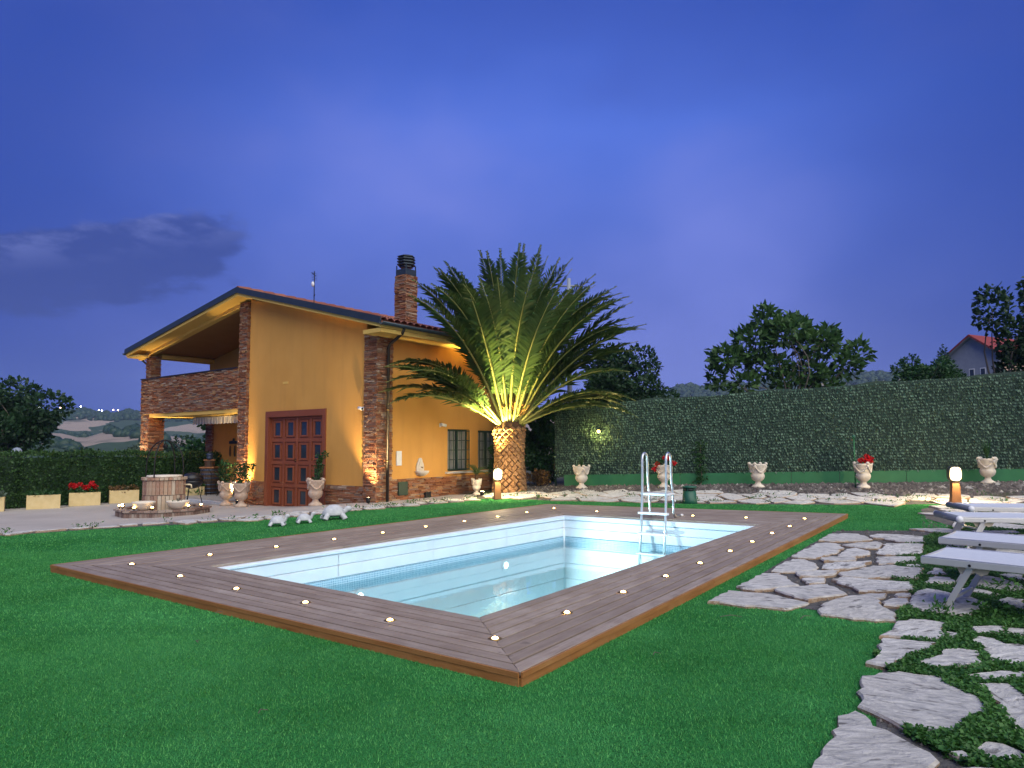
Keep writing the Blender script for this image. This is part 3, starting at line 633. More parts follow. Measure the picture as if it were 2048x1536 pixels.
def weed_pts():
    P = []
    for (x, y), k, r_, hh in [((3.02, 4.02), 40, .05, .09), ((3.6, 4.6), 50, .06, .12), ((2.93, 3.35), 30, .05, .08), ((3.7, 3.15), 60, .07, .13), ((3.62, 5.35), 50, .06, .15), ((4.15, 5.0), 50, .07, .15), ((3.35, 5.5), 60, .06, .13), ((4.4, 6.2), 60, .07, .15)]:
        q = rng.normal(0, r_, (k, 2))+np.array([x, y]); P.append(np.column_stack([q, G(q[:, 0], q[:, 1])+rng.uniform(.02, hh, k)]))
    for i in range(26):
        f = rng.uniform(0, 1); j = rng.integers(0, 5); a, b = np.array(STRIP[j]), np.array(STRIP[j+1]); c = a+(b-a)*f+np.array([-.25, .45])*rng.uniform(.2, .95)
        k = int(rng.integers(12, 40)); q = rng.normal(0, .07, (k, 2))+c; P.append(np.column_stack([q, G(q[:, 0], q[:, 1])+rng.uniform(.01, .12, k)]))
    for i in range(60):
        j = rng.integers(0, 5); a, b = np.array(PATHQ[j]), np.array(PATHQ[j+1]); c = a+(b-a)*rng.uniform()+PN*rng.uniform(.1, 1.4)
        k = int(rng.integers(15, 40)); q = rng.normal(0, .10, (k, 2))+c; P.append(np.column_stack([q, G(q[:, 0], q[:, 1])+rng.uniform(.01, .07, k)]))
    return np.vstack(P)
V_, F_ = leaf_cloud(weed_pts(), .06, .2, .35)
tag(addobj('weeds', np_mesh('weeds', V_, F_, 'leaf_cover')), 'small weeds sprouting along the stone edging and paths', 'weeds', kind='stuff')

# ================================================================== DECK AND POOL
def dz(x, y): return .1+.008*x
deck = thing('pool_deck', 'weathered brown wooden deck framing the swimming pool', 'deck', (0, 0, 0))
NB = 8; side_names = [(0, 1), (1, 2), (2, 3), (3, 0)]
def board(poly, name='board', mat='deck_wood', thick=.028, top=0.0):
    """plank from a 4-point outline; its own x axis runs along the plank"""
    P = np.array(poly); c = P.mean(0); d = (P[1]-P[0])/np.linalg.norm(P[1]-P[0]); a = math.atan2(d[1], d[0])
    ca, sa = math.cos(-a), math.sin(-a); L = P-c; L = np.stack([L[:, 0]*ca-L[:, 1]*sa, L[:, 0]*sa+L[:, 1]*ca], 1)
    zc = dz(*c)+top; zs = [dz(*p)+top-zc for p in P]
    e = .003; ci = L-np.sign(L)*np.array([0, e])
    vs_ = [(x, y, z) for (x, y), z in zip(ci, zs)]+[(x, y, z-e) for (x, y), z in zip(L, zs)]+[(x, y, z-thick) for (x, y), z in zip(L, zs)]
    fs = [(0, 1, 2, 3), (8, 11, 10, 9)]+[(4+i, 4+(i+1) % 4, (i+1) % 4, i) for i in range(4)]+[(8+i, 8+(i+1) % 4, 4+(i+1) % 4, 4+i) for i in range(4)]
    mb = MB(); mb.add(vs_, fs); return addobj(name, mb.mesh(name, mat), deck, (c[0], c[1], zc), (0, 0, a))
for si, (i, j) in enumerate(side_names):
    for k in range(NB):
        f0, f1 = k/NB+.010, (k+1)/NB-.010
        o0, o1 = np.array(lerp2(DECK[i], POOL[i], f0)), np.array(lerp2(DECK[j], POOL[j], f0))
        n0, n1 = np.array(lerp2(DECK[i], POOL[i], f1)), np.array(lerp2(DECK[j], POOL[j], f1))
        cuts = [0.0]+sorted([rng.uniform(.25, .42)+(.28 if k % 2 else 0)]+([rng.uniform(.68, .8)] if si in (1, 3) else []))+[1.0]
        Ls = np.linalg.norm(o1-o0)
        for a, b in zip(cuts[:-1], cuts[1:]):
            g0 = (.0015 if a > 0 else .004/1)/1; g1 = (.0015 if b < 1 else .004)
            ga = a+(.002/Ls*1 if a else .003/Ls); gb = b-(.002/Ls if b < 1 else .003/Ls)
            board([o0+(o1-o0)*ga, o0+(o1-o0)*gb, n0+(n1-n0)*gb, n0+(n1-n0)*ga], top=rng.normal(0, .0012))
    # edge planks standing under the rim
    A_, B_ = np.array(DECK[i]), np.array(DECK[j]); L = np.linalg.norm(B_-A_); d = (B_-A_)/L; nrm = np.array([d[1], -d[0]])
    if nrm@(A_-np.array(POOL[i])) < 0: nrm = -nrm
    ncut = max(2, int(L/2.6)); cs = [0]+sorted((np.arange(1, ncut)/ncut+rng.uniform(-.06, .06, ncut-1)).tolist())+[1]
    for a, b in zip(cs[:-1], cs[1:]):
        for (t0, t1, out_) in ((-.0, -.030, .008), (-.033, -.16, .002)):
            p0 = A_+(B_-A_)*a+nrm*out_*.5+d*.002; p1 = A_+(B_-A_)*b+nrm*out_*.5-d*.002
            c = (p0+p1)/2; ang = math.atan2(d[1], d[0]); hl = np.linalg.norm(p1-p0)/2; zc = dz(*c); s0 = dz(*p0)-zc; s1 = dz(*p1)-zc
            mb = MB(); yo = .010+out_*.5
            sg = 1 if (-math.sin(ang)*nrm[0]+math.cos(ang)*nrm[1]) > 0 else -1
            ya, yb = (0, yo*sg) if sg > 0 else (yo*sg, 0)
            mb.add([(-hl, ya, s0+t1), (hl, ya, s1+t1), (hl, yb, s1+t1), (-hl, yb, s0+t1), (-hl, ya, s0+t0), (hl, ya, s1+t0), (hl, yb, s1+t0), (-hl, yb, s0+t0)],
                   [(0, 3, 2, 1), (4, 5, 6, 7), (0, 1, 5, 4), (1, 2, 6, 5), (2, 3, 7, 6), (3, 0, 4, 7)])
            mb.build('edge_board', 'edge_wood', deck, loc=(c[0], c[1], zc), rot=(0, 0, ang))
mb = MB()
for i, j in side_names:      # black sheet under the planks puts shade into the gaps
    q = [DECK[i], DECK[j], POOL[j], POOL[i]]; q = [lerp2(p, MIDQ[k], .12) for p, k in zip(q, (i, j, j, i))]
    mb.add([(x, y, dz(x, y)-.034) for x, y in q], [(0, 1, 2, 3)])
mb.build('gap_shade_sheet', 'black_plastic', deck)

# pool shell
pool = thing('swimming_pool', 'rectangular white lined swimming pool lit from under water', 'pool', (0, 0, 0))
WZ = -.40; BZ = -1.35
def wallrow(i, j, z0, z1, mat, name, inset, seg, parent, uv=False, gap=.004):
    A_, B_ = np.array(POOL[i]), np.array(POOL[j]); L = np.linalg.norm(B_-A_); d = (B_-A_)/L; cen = np.mean(POOL, 0); nrm = np.array([d[1], -d[0]])
    if nrm@(cen-A_) < 0: nrm = -nrm
    for s_ in range(seg):
        a, b = L*s_/seg+gap, L*(s_+1)/seg-gap
        p, q = A_+d*a, A_+d*b; mb = MB()
        f = lambda P, z, o: (P[0]+nrm[0]*o, P[1]+nrm[1]*o, z)
        e = .010
        tz = [(z1[0]+(z1[1]-z1[0])*a/L), (z1[0]+(z1[1]-z1[0])*b/L)] if isinstance(z1, tuple) else [z1, z1]
        vs_ = [f(p, z0, inset-.012), f(q, z0, inset-.012), f(p, z0+e, inset), f(q, z0+e, inset), f(p, tz[0]-e, inset), f(q, tz[1]-e, inset), f(p, tz[0], inset-.012), f(q, tz[1], inset-.012), f(p, tz[0], -.04), f(q, tz[1], -.04)]
        mb.add(vs_, [(0, 1, 3, 2), (2, 3, 5, 4), (4, 5, 7, 6), (6, 7, 9, 8)])
        o = mb.build(name, mat, parent)
        if uv:
            ul = o.data.uv_layers.new(name='UVMap')
            for lp in o.data.loops:
                co = o.data.vertices[lp.vertex_index].co; ul.data[lp.index].uv = ((co.x-A_[0])*d[0]+(co.y-A_[1])*d[1], co.z)
for (i, j), seg in zip(side_names, (2, 4, 2, 4)):
    ztop = (dz(*POOL[i])-.030, dz(*POOL[j])-.030)
    wallrow(i, j, .0, ztop, 'pool_white', 'coping', .030, seg, pool, gap=.001)
    wallrow(i, j, -.15, -.003, 'pool_white', 'wall_panel', .012, seg, pool)
    wallrow(i, j, -.31, -.153, 'pool_white', 'wall_panel', .012, seg, pool)
    wallrow(i, j, -.52, -.313, 'mosaic', 'mosaic_band', .010, 1, pool, True, 0)
    for z_ in (-.80, -1.08): wallrow(i, j, z_, z_+.277, 'pool_white', 'wall_panel', .012, seg, pool)
    wallrow(i, j, BZ, -1.083, 'pool_white', 'wall_panel', .012, seg, pool)
mb = MB()
for (i, j) in side_names: 
    A_, B_ = POOL[i], POOL[j]; cen = np.mean(POOL, 0)
    a2, b2 = [tuple(np.array(q)+(np.array(q)-cen)*.004) for q in (A_, B_)]
    mb.add([(*a2, BZ-.02), (*b2, BZ-.02), (*b2, .03), (*a2, .03)], [(0, 1, 2, 3)])
mb.build('liner', 'pool_white', pool)
mb = MB()
for q in POOL:
    cen = np.mean(POOL, 0); d = (cen-np.array(q)); d /= np.linalg.norm(d); c = np.array(q)+d*.012
    mb.tube([(c[0], c[1], BZ), (c[0], c[1], dz(*q)-.05)], .022, 8)
mb.build('corner_trim', 'pool_white', pool, smooth=True, kind='stuff')
mb = MB(); mb.add([(*q, BZ) for q in POOL], [(0, 1, 2, 3)]); mb.build('pool_floor', 'pool_floor', pool)
mb = MB(); mb.add([(*lerp2(q, tuple(np.mean(POOL, 0)), .002), WZ) for q in POOL], [(0, 1, 2, 3)])
tag(mb.build('water', 'water'), kind='structure')
# under-water lights on the long wall
A_, B_ = np.array(POOL[0]), np.array(POOL[3]); dL = (B_-A_)/np.linalg.norm(B_-A_); nL = np.array([dL[1], -dL[0]])
for f, lab in ((.30, 'round underwater pool light nearer the left corner of the pool'), (.745, 'round underwater pool light nearer the ladder end of the pool')):
    c = A_+(B_-A_)*f+nL*.02; ang = math.atan2(nL[1], nL[0])
    o = thing('pool_light', lab, 'light', (c[0], c[1], WZ-.21), ang, 'underwater pool lights')
    MB().lathe([(.10, 0), (.105, .010), (.09, .018), (.072, .014)], 20).build('rim', 'white_plastic', o, True, rot=(0, R(90), 0))
    MB().lathe([(.052, .014), (.04, .018), (.02, .020)], 20).build('lens', 'pool_lens', o, True, rot=(0, R(90), 0))
    lamp('pool_lamp', 'AREA', o, (.06, 0, 0), 230, (.70, .98, 1.0), (1, 0, -.18), .18)

# recessed deck lights
def deck_light(x, y, lab, k):
    o = thing('deck_light', lab, 'light', (x, y, dz(x, y)), 0, 'small round lights set into the deck')
    addobj('ring', RING, o); addobj('lens', LENS, o)
RING = MB().lathe([(.047, .0005), (.047, .004), (.038, .008), (.025, .003)], 14, cap=False).mesh('ring', 'brass', True)
LENS = MB().lathe([(.022, .004), (.020, .010), (.012, .014)], 12).mesh('lens', 'deck_lens', True)
ROWS = dict(left=[(-3.71, 8.52), (-3.11, 9.14), (-2.52, 9.81), (-1.96, 10.48), (-1.4, 11.19), (-.83, 11.93), (-.27, 12.61), (.28, 13.38)],
            near=[(-4.32, 7.89), (-3.4, 7.12), (-2.56, 6.46), (-1.74, 5.86), (-.92, 5.24), (-.12, 4.72)],
            right=[(.42, 5.41), (.97, 6.12), (1.5, 6.82), (2.03, 7.53), (2.61, 8.33), (3.14, 9.09), (3.71, 9.91), (4.28, 10.7), (4.94, 11.71)],
            far=[(.85, 14.15), (1.63, 13.37), (3.23, 12.39), (4.04, 11.97)])
WHERE = dict(left='from the left on the deck side towards the villa', near='from the left on the front left deck side', right='from the front on the deck side towards the flagstones', far='from the left on the far deck side by the ladder')
for rk, pts in ROWS.items():
    for k, (x, y) in enumerate(pts): deck_light(x, y, '%s round deck light %s' % (nth(k), WHERE[rk]), k)

# ---- pool ladder
E1 = np.array([2.30, 12.12]); tdir = (np.array(POOL[2])-np.array(POOL[3])); tdir /= np.linalg.norm(tdir); odir = np.array([-tdir[1], tdir[0]])
if odir@np.array([.58, .81]) < 0: odir = -odir
lad = thing('pool_ladder', 'white and aluminium pool ladder with two hooped handrails at the far pool edge', 'ladder', (E1[0], E1[1], dz(*E1)), math.atan2(tdir[1], tdir[0]))
# local axes: x along the pool edge (to the right), y outwards from the pool
def arc(c, r, a0, a1, n, plane='yz', x=0): return [(x, c[0]+r*math.cos(a), c[1]+r*math.sin(a)) for a in np.linspace(a0, a1, n)]
LW = .44
for x in (0, LW):
    pts = [(x, -.26, -1.0), (x, -.10, -.05), (x, -.045, .42), (x, -.03, .75), (x, -.03, 1.03)]
    pts += arc((.075, 1.03), .105, math.pi, 0, 9, x=x) + [(x, .185, .80), (x, .20, .62), (x, .25, .42), (x, .27, .12)]
    pts += [(x, .275, .09), (x, .30, .05), (x, .36, .026), (x, .44, .022), (x, .60, .022)]
    MB().tube(pts, .023, 10).build('handrail', 'aluminium', lad, True)
    MB().tube([(x, .58, .022), (x, .68, .022)], .025, 10).build('foot_cap', 'white_plastic', lad, True)
    MB().tube([(x, .30, .30), (x+.03, .30, .30)], .022, 8).build('bolt', 'white_plastic', lad, True)
MB().box(-.03, LW+.03, -.06, .26, .405, .445).build('platform', 'white_plastic', lad, bevel=.012)
for z, y, col in ((.10, -.09, 1), (-.25, -.135, 1), (-.58, -.19, 1), (-.88, -.235, 1)):
    MB().box(-.05, LW+.05, y-.055, y+.045, z-.018, z+.022).build('step', 'white_plastic', lad, bevel=.01)

# ================================================================== HOUSE
# local axes: x to the right along the front (0 = right front corner), y into the depth, z up
house = thing('villa', 'ochre two storey villa with stone pillars, loggia and wooden door', 'house', (HC[0], HC[1], 0), -HY)
AP = (-5.7, 6.10); EL = (-12.95, 4.83); ER = (.68, 4.46)        # roof: ridge, left eave, right eave (x, z of upper surface)
def roof_z(x): return AP[1]+(x-AP[0])*((EL[1]-AP[1])/(EL[0]-AP[0]) if x < AP[0] else (ER[1]-AP[1])/(ER[0]-AP[0]))
RT = .16; OV = -.52; DEP = 6.6
def uz(x): return roof_z(x)-RT           # underside
def clad(mb, p, d, n, L, z0, z1, hmin=.032, hmax=.062, lmin=.10, lmax=.36, dmin=.012, dmax=.05):
    """ledge stones on a vertical face: p start (x, y), d along, n outward normal"""
    d = np.array(d, float); n = np.array(n, float); p = np.array(p, float); z = z0
    while z < z1-.01:
        h = min(rng.uniform(hmin, hmax), z1-z)
        if z1-z-h < .02: h = z1-z
        s = -rng.uniform(0, lmax*.5)
        while s < L:
            l = rng.uniform(lmin, lmax); a, b = max(s, 0), min(s+l, L); s += l
            if b-a < .012: continue
            o = rng.uniform(dmin, dmax); t1, t2 = rng.uniform(-.010, .010, 2); g = .0025
            q0, q1 = p+d*(a+g), p+d*(b-g)
            f0, f1 = q0+n*(o+t1), q1+n*(o+t2)
            vs_ = [(*q0, z+g), (*q1, z+g), (*q1, z+h-g), (*q0, z+h-g), (*f0, z+g*2), (*f1, z+g*2), (*(f1-n*rng.uniform(0, .012)), z+h-g*2), (*(f0-n*rng.uniform(0, .012)), z+h-g*2)]
            mb.add(vs_, [(4, 5, 6, 7), (0, 1, 5, 4), (1, 2, 6, 5), (2, 3, 7, 6), (3, 0, 4, 7)])
        z += h
def pillar(name, x0, x1, y0, y1, z0, z1, faces='frl', parent=house, core='mortar'):
    i = .03
    o = MB().box(x0+i, x1-i, y0+i, y1-i, z0, z1).build(name, core, parent)
    mb = MB()
    if 'f' in faces: clad(mb, (x0, y0+i), (1, 0), (0, -1), x1-x0, z0, z1)
    if 'r' in faces: clad(mb, (x1-i, y0), (0, 1), (1, 0), y1-y0, z0, z1)
    if 'l' in faces: clad(mb, (x0+i, y0), (0, 1), (-1, 0), y1-y0, z0, z1)
    if 'b' in faces: clad(mb, (x0, y1-i), (1, 0), (0, 1), x1-x0, z0, z1)
    mb.build('stone_cladding', 'ledge_stone', o, kind='stuff')
    return o
# ---- walls (pieces butt round the openings)
w = MB()
def gablepiece(x0, x1, z0, y0, y1): w.prism([(x0, z0), (x1, z0), (x1, uz(x1)-.01), (x0, uz(x0)-.01)], y0, y1, 'y')
DX0, DX1, DZ1 = -4.84, -2.04, 2.42
gablepiece(-5.80, DX0, -.7, .02, .32); gablepiece(DX1, -.42, -.5, .02, .32); gablepiece(DX0, DX1, DZ1, .02, .32)
w.build('front_wall', 'stucco', house)
w = MB(); wins = [(2.68, 3.61, .67, 1.87), (4.03, 4.92, .67, 1.85)]
zt = uz(0)-.02
ys = .50
for (a, b, c, d) in wins:
    w.box(-.32, -.02, ys, a, -.5, zt); w.box(-.32, -.02, a, b, -.5, c); w.box(-.32, -.02, a, b, d, zt); ys = b
w.box(-.32, -.02, ys, DEP-.4, -.5, zt)
w.build('side_wall', 'stucco', house)
w = MB(); w.prism([(-12.36, -.7), (-6.0, -.7), (-6.0, uz(-6.0)-.01), (-12.36, uz(-12.36)-.01)], 2.40, 2.65, 'y'); w.build('loggia_wall', 'stucco', house)
w = MB(); w.box(-12.36, -12.1, 2.66, DEP-.4, -.7, uz(-12.3)-.01); w.prism([(-12.36, -.7), (-.03, -.7), (-.03, zt), (-5.7, uz(-5.7)-.01), (-12.36, uz(-12.36)-.01)], DEP-.4, DEP-.1, 'y'); w.build('back_wall', 'stucco', house)
w = MB(); w.box(-6.1, -5.85, .40, 2.39, -.6, uz(-6.1)-.01); w.build('loggia_side_wall', 'stucco', house)
# ---- stone pillars, parapet, plinths
pillar('corner_pillar', -.43, .05, -.06, .50, -.35, uz(.05)-.12, 'frl')
pillar('centre_pillar', -6.22, -5.78, -.08, .40, -.7, uz(-6.2)-.02, 'frl')
pillar('left_pillar', -12.50, -11.93, -.08, .49, -.7, 2.53, 'frl')
pillar('balcony_pillar', -12.38, -12.03, -.02, .36, 3.81, uz(-12.4)-.10, 'fr')
pillar('porch_pillar', -12.48, -11.95, 2.36, 2.80, -.7, 2.45, 'frl')
pillar('parapet', -12.53, -6.21, -.10, .12, 2.56, 3.81, 'fl')
MB().box(-12.54, -6.215, -.13, .14, 3.812, 3.85).build('parapet_cap', 'copper_dark', house)
o = MB().box(-12.50, -6.23, -.06, 2.39, 2.44, 2.555).build('balcony_slab', 'soffit', house)
for nm, p, d, n_, L, z0, z1 in (('plinth', (-5.78, .02), (1, 0), (0, -1), -4.86+5.78, -.7, .36), ('plinth', (-2.02, .02), (1, 0), (0, -1), 1.59, -.5, .36), ('plinth', (-.02, .50), (0, 1), (1, 0), DEP-.9, -.4, .53)):
    mb = MB(); clad(mb, p, d, n_, L, z0, z1); mb.build(nm, 'ledge_stone', house, kind='stuff')
MB().box(-12.6, -6.2, -.25, 2.39, -.75, -.27).build('porch_floor', 'patio', house)
MB().box(-12.6, -5.9, -.42, -.252, -.75, -.285).build('porch_step', 'white_stone', house, bevel=.01)
# ---- roof
def slope(name, x0, x1, t0, t1, y0, y1, mat):
    mb = MB(); mb.prism([(x0, roof_z(x0)-t1), (x1, roof_z(x1)-t1), (x1, roof_z(x1)-t0), (x0, roof_z(x0)-t0)], y0, y1, 'y'); return mb.build(name, mat, house)
e = .001
slope('roof_deck', EL[0]+.02, AP[0]-e, .06, RT, OV+.03, DEP, 'soffit'); slope('roof_deck', AP[0]+e, ER[0]-.02, .06, RT, OV+.03, DEP, 'soffit')
slope('loggia_ceiling', -12.0, -6.25, RT+.002, RT+.05, .16, 2.385, 'shaded_ceiling_ochre')
# rafter beam along the gable and eaves beams
mb = MB()
mb.prism([(-12.9, uz(-12.9)-.10), (-6.22, uz(-6.22)-.10), (-6.22, uz(-6.22)-.002), (-12.9, uz(-12.9)-.002)], -.06, .14, 'y'); mb.build('gable_beam', 'soffit', house)
MB().box(-12.42, -12.0, .37, 2.39, uz(-12.0)-.22, uz(-12.42)-.004).build('eave_beam', 'soffit', house)
MB().box(-12.90, -12.0, OV+.06, -.062, uz(-12.9)-.06, uz(-12.9)-.004).build('eave_return', 'soffit', house)
MB().box(-.03, ER[0]-.05, OV+.06, DEP, uz(ER[0])-.10, uz(ER[0])-.0).build('eave_box', 'soffit', house)
for nm, x0, x1 in (('fascia', EL[0], AP[0]-e), ('fascia', AP[0]+e, ER[0])):
    mb = MB(); mb.prism([(x0, roof_z(x0)-.075), (x1, roof_z(x1)-.075), (x1, roof_z(x1)+.10), (x0, roof_z(x0)+.10)], OV-.02, OV+.025, 'y'); mb.build(nm, 'slate_metal', house)
# gutters along both eaves
def half_round(x, z, y0, y1, r=.065):
    mb = MB(); pts = [(x+r*math.cos(a), z+r*math.sin(a)) for a in np.linspace(math.pi, 2*math.pi, 9)]+[(x+(r-.012)*math.cos(a), z+(r-.012)*math.sin(a)) for a in np.linspace(2*math.pi, math.pi, 9)]
    mb.prism(pts, y0, y1, 'y'); return mb
half_round(ER[0]+.05, ER[1]-.03, OV-.03, DEP+.02, .075).build('gutter', 'slate_metal', house, True)
half_round(EL[0]-.05, EL[1]-.03, OV-.03, DEP+.02, .075).build('gutter', 'slate_metal', house, True)
MB().tube([(ER[0]+.02, .26, ER[1]-.10), (ER[0]-.05, .26, ER[1]-.22), (.20, .26, 4.02), (.13, .26, 3.92), (.13, .26, -.05)], .04, 10).build('downpipe', 'copper_dark', house, True)
for z in (3.4, 2.3, 1.0): MB().tube([(.13, .26, z), (.13, .26, z+.03)], .048, 10).build('pipe_clip', 'brass', house, True)
MB().tube([(EL[0]-.02, .1, EL[1]-.10), (EL[0]+.02, .1, EL[1]-.25), (-12.55, .1, 4.40), (-12.52, .1, 4.25), (-12.52, .1, 3.86)], .035, 8).build('downpipe', 'slate_metal', house, True)
# tiles: rows of curved clay tiles, one joined part per slope
def tiles(x0, x1):
    mb = MB(); L = abs(x1-x0); sgn = 1 if x1 > x0 else -1; nr = int(L/.36); ncol = int((DEP-OV)/.23)
    for r_ in range(nr):
        xa = x0+sgn*L*r_/nr; xb = xa+sgn*(L/nr+.05)
        if (xb-x1)*sgn > 0.02: xb = x1+sgn*.02
        for c in range(ncol):
            yc = OV+.10+c*.23; n_ = 4; vs_ = []
            for xx, lift, rr in ((xa, .0, .098), (xb, .035, .112)):
                for k in range(n_+1):
                    a = math.pi*k/n_; vs_.append((xx, yc-rr*math.cos(a), roof_z(xx)+lift*0+.005+(.03 if xx == xb else .0)+.062*math.sin(a)))
            mb.add(vs_, [(k, k+1, n_+2+k, n_+1+k) for k in range(n_)])
    mb.build('roof_tiles', 'roof_tile', house, kind='stuff', recalc=False)
tiles(AP[0], ER[0]-.01); tiles(AP[0], EL[0]+.01)
slope('tile_bed', EL[0]+.03, AP[0]-e, -.004, .058, OV+.03, DEP-.01, 'roof_tile'); slope('tile_bed', AP[0]+e, ER[0]-.03, -.004, .058, OV+.03, DEP-.01, 'roof_tile')
mb = MB()
for c in range(17): mb.tube([(AP[0], OV+.02+c*.40, AP[1]+.03), (AP[0], OV+.44+c*.40, AP[1]+.045)], [.11, .125], 8)
mb.build('ridge_tiles', 'roof_tile', house, kind='stuff')
# ---- chimney
ch = pillar('chimney', -1.25, -.79, 1.75, 2.21, 4.6, 6.30, 'frlb')
MB().box(-1.23, -.81, 1.77, 2.19, 6.30, 6.48).build('chimney_collar', 'slate_metal', ch, bevel=.01)
mb = MB()
for x in (-1.21, -.83):
    for y in (1.79, 2.17): mb.box(x-.012, x+.012, y-.012, y+.012, 6.48, 6.60)
mb.build('cap_stays', 'slate_metal', ch)
for k in range(3): MB().lathe([(.25, 6.60+k*.085), (.275, 6.62+k*.085), (.275, 6.645+k*.085), (.22, 6.665+k*.085)], 6, (-1.02, 1.98, 0)).build('cap_louvre', 'slate_metal', ch, rot=None)
MB().lathe([(.20, 6.55), (.20, 6.86)], 6, (-1.02, 1.98, 0)).build('cap_core', 'black_plastic', ch)
MB().lathe([(.26, 6.86), (.26, 6.88), (.10, 6.93)], 6, (-1.02, 1.98, 0)).build('cap_top', 'slate_metal', ch)
# ---- antenna
an = MB(); ax, ay, az_ = -3.98, 1.0, 5.60
an.tube([(ax, ay, az_), (ax, ay, 6.72)], .014, 6); an.tube([(ax-.14, ay, 6.70), (ax+.02, ay, 6.60), (ax+.06, ay, 6.58)], .012, 6)
for k in range(5): an.tube([(ax-.0, ay-.10, 6.46+k*.05), (ax+.0, ay+.10, 6.46+k*.05)], .005, 4)
an.tube([(ax-.01, ay, 5.95), (ax+.03, ay, 6.0)], .02, 6)
an = an.build('antenna', 'iron', house); MB().ell((ax-.03, ay-.03, 6.32), (.05, .05, .085)).build('antenna_box', 'white_plastic', an, True)
# ---- carriage door with sixteen glazed panels
door = MB().box(DX0+.12, DX1-.12, .12, .16, -.42, 2.28).build('door', 'door_wood', house)
fr = MB(); fr.box(DX0, DX0+.14, -.02, .14, -.45, 2.42); fr.box(DX1-.14, DX1, -.02, .14, -.45, 2.42); fr.box(DX0+.14, DX1-.14, -.02, .14, 2.24, 2.42)
fr.build('door_frame', 'door_wood', door, bevel=.008)
xs = np.linspace(DX0+.15, DX1-.15, 5); zs = np.linspace(-.38, 2.22, 5)
for k in range(5):
    MB().box(xs[k]-.045, xs[k]+.045, .085, .119, -.40, 2.235).build('stile', 'door_wood', door, bevel=.006)
for i_ in range(4):
    for k in range(5): MB().box(xs[i_]+.046, xs[i_+1]-.046, .088, .119, max(zs[k]-.05, -.40), min(zs[k]+.05, 2.235)).build('rail', 'door_wood', door, bevel=.006)
    for k in range(4):
        cx, cz = (xs[i_]+xs[i_+1])/2, (zs[k]+zs[k+1])/2; hw, hh = .135, .185
        fm = MB()
        for (a, b, c, d) in ((cx-hw-.05, cx-hw, cz-hh-.05, cz+hh+.05), (cx+hw, cx+hw+.05, cz-hh-.05, cz+hh+.05), (cx-hw, cx+hw, cz+hh, cz+hh+.05), (cx-hw, cx+hw, cz-hh-.05, cz-hh)): fm.box(a, b, .080, .119, c, d)
        fm.build('moulding', 'door_wood', door, bevel=.006)
        MB().box(cx-hw, cx+hw, .108, .1185, cz-hh, cz+hh).build('pane', 'door_glass', door)
MB().tube([(xs[2]-.02, .07, .95), (xs[2]-.02, .05, 1.0), (xs[2]-.02, .07, 1.05)], .012, 6).build('handle', 'iron', door, True)
# ---- barred windows on the side
for (a, b, c, d) in wins:
    wn_ = MB(); x = -.10
    for (p, q, r_, s_) in ((a, a+.06, c, d), (b-.06, b, c, d), (a+.06, b-.06, d-.06, d), (a+.06, b-.06, c, c+.06), ((a+b)/2-.035, (a+b)/2+.035, c+.06, d-.06)): wn_.box(x-.05, x, p, q, r_, s_)
    wn_ = wn_.build('window', 'green_metal', house)
    for p, q in ((a+.06, (a+b)/2-.035), ((a+b)/2+.035, b-.06)): MB().box(x-.03, x-.02, p, q, c+.06, d-.06).build('pane', 'window_glass', wn_)
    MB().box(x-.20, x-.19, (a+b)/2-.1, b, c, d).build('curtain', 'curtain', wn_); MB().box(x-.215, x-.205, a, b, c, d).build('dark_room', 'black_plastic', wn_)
    gr = MB()
    for k in range(6): gr.tube([(.02, a+.03+(b-a-.06)*k/5, c+.02), (.02, a+.03+(b-a-.06)*k/5, d-.02)], .013, 6)
    for k in range(5): gr.tube([(.02, a+.01, c+.05+(d-c-.1)*k/4), (.02, b-.01, c+.05+(d-c-.1)*k/4)], .012, 6)
    gr.build('bars', 'green_metal', wn_)
    MB().box(-.10, .07, a-.10, b+.12, c-.07, c-.012).build('sill', 'pale_stone', wn_, bevel=.008)
# ---- small fixtures that are part of the walls
MB().box(-.02, .012, .69, .87, .88, 1.26).build('meter_box', 'white_paint', house, bevel=.004)
MB().box(-.02, .055, .73, 1.06, .10, .45).build('vent_grille', 'green_metal', house, bevel=.004)
MB().box(-.02, .075, 1.72, 1.92, -.02, .14).build('outlet_box', 'black_plastic', house, bevel=.004)
MB().box(-4.05, -3.80, .010, .03, 3.20, 3.26).build('plaster_patch', 'soffit', house)
def HW(x, y, z): p = HC+np.array([x*math.cos(-HY)-y*math.sin(-HY), x*math.sin(-HY)+y*math.cos(-HY)]); return (float(p[0]), float(p[1]), z)
# security cameras
def cctv(x, y, z, rz, lab):
    o = thing('security_camera', lab, 'camera', HW(x, y, z), -HY+rz, 'white security cameras')
    MB().box(-.03, .03, -.02, .0, -.05, .05).build('bracket', 'white_plastic', o, bevel=.004)
    MB().tube([(0, -.02, 0), (0, -.08, -.02), (0, -.10, 0)], .014, 8).build('arm', 'white_plastic', o, True)
    b = MB().tube([(-.07, -.11, .02), (.10, -.14, -.01)], .042, 12).build('camera_body', 'white_plastic', o, True); MB().tube([(.10, -.14, -.01), (.106, -.141, -.011)], .032, 12).build('lens', 'black_plastic', b, True)
cctv(-.52, .02, 2.36, 0, 'white security camera beside the corner pillar above the wooden door')
cctv(-.02, 2.36, 1.97, R(90), 'white security camera above the barred window on the side wall')
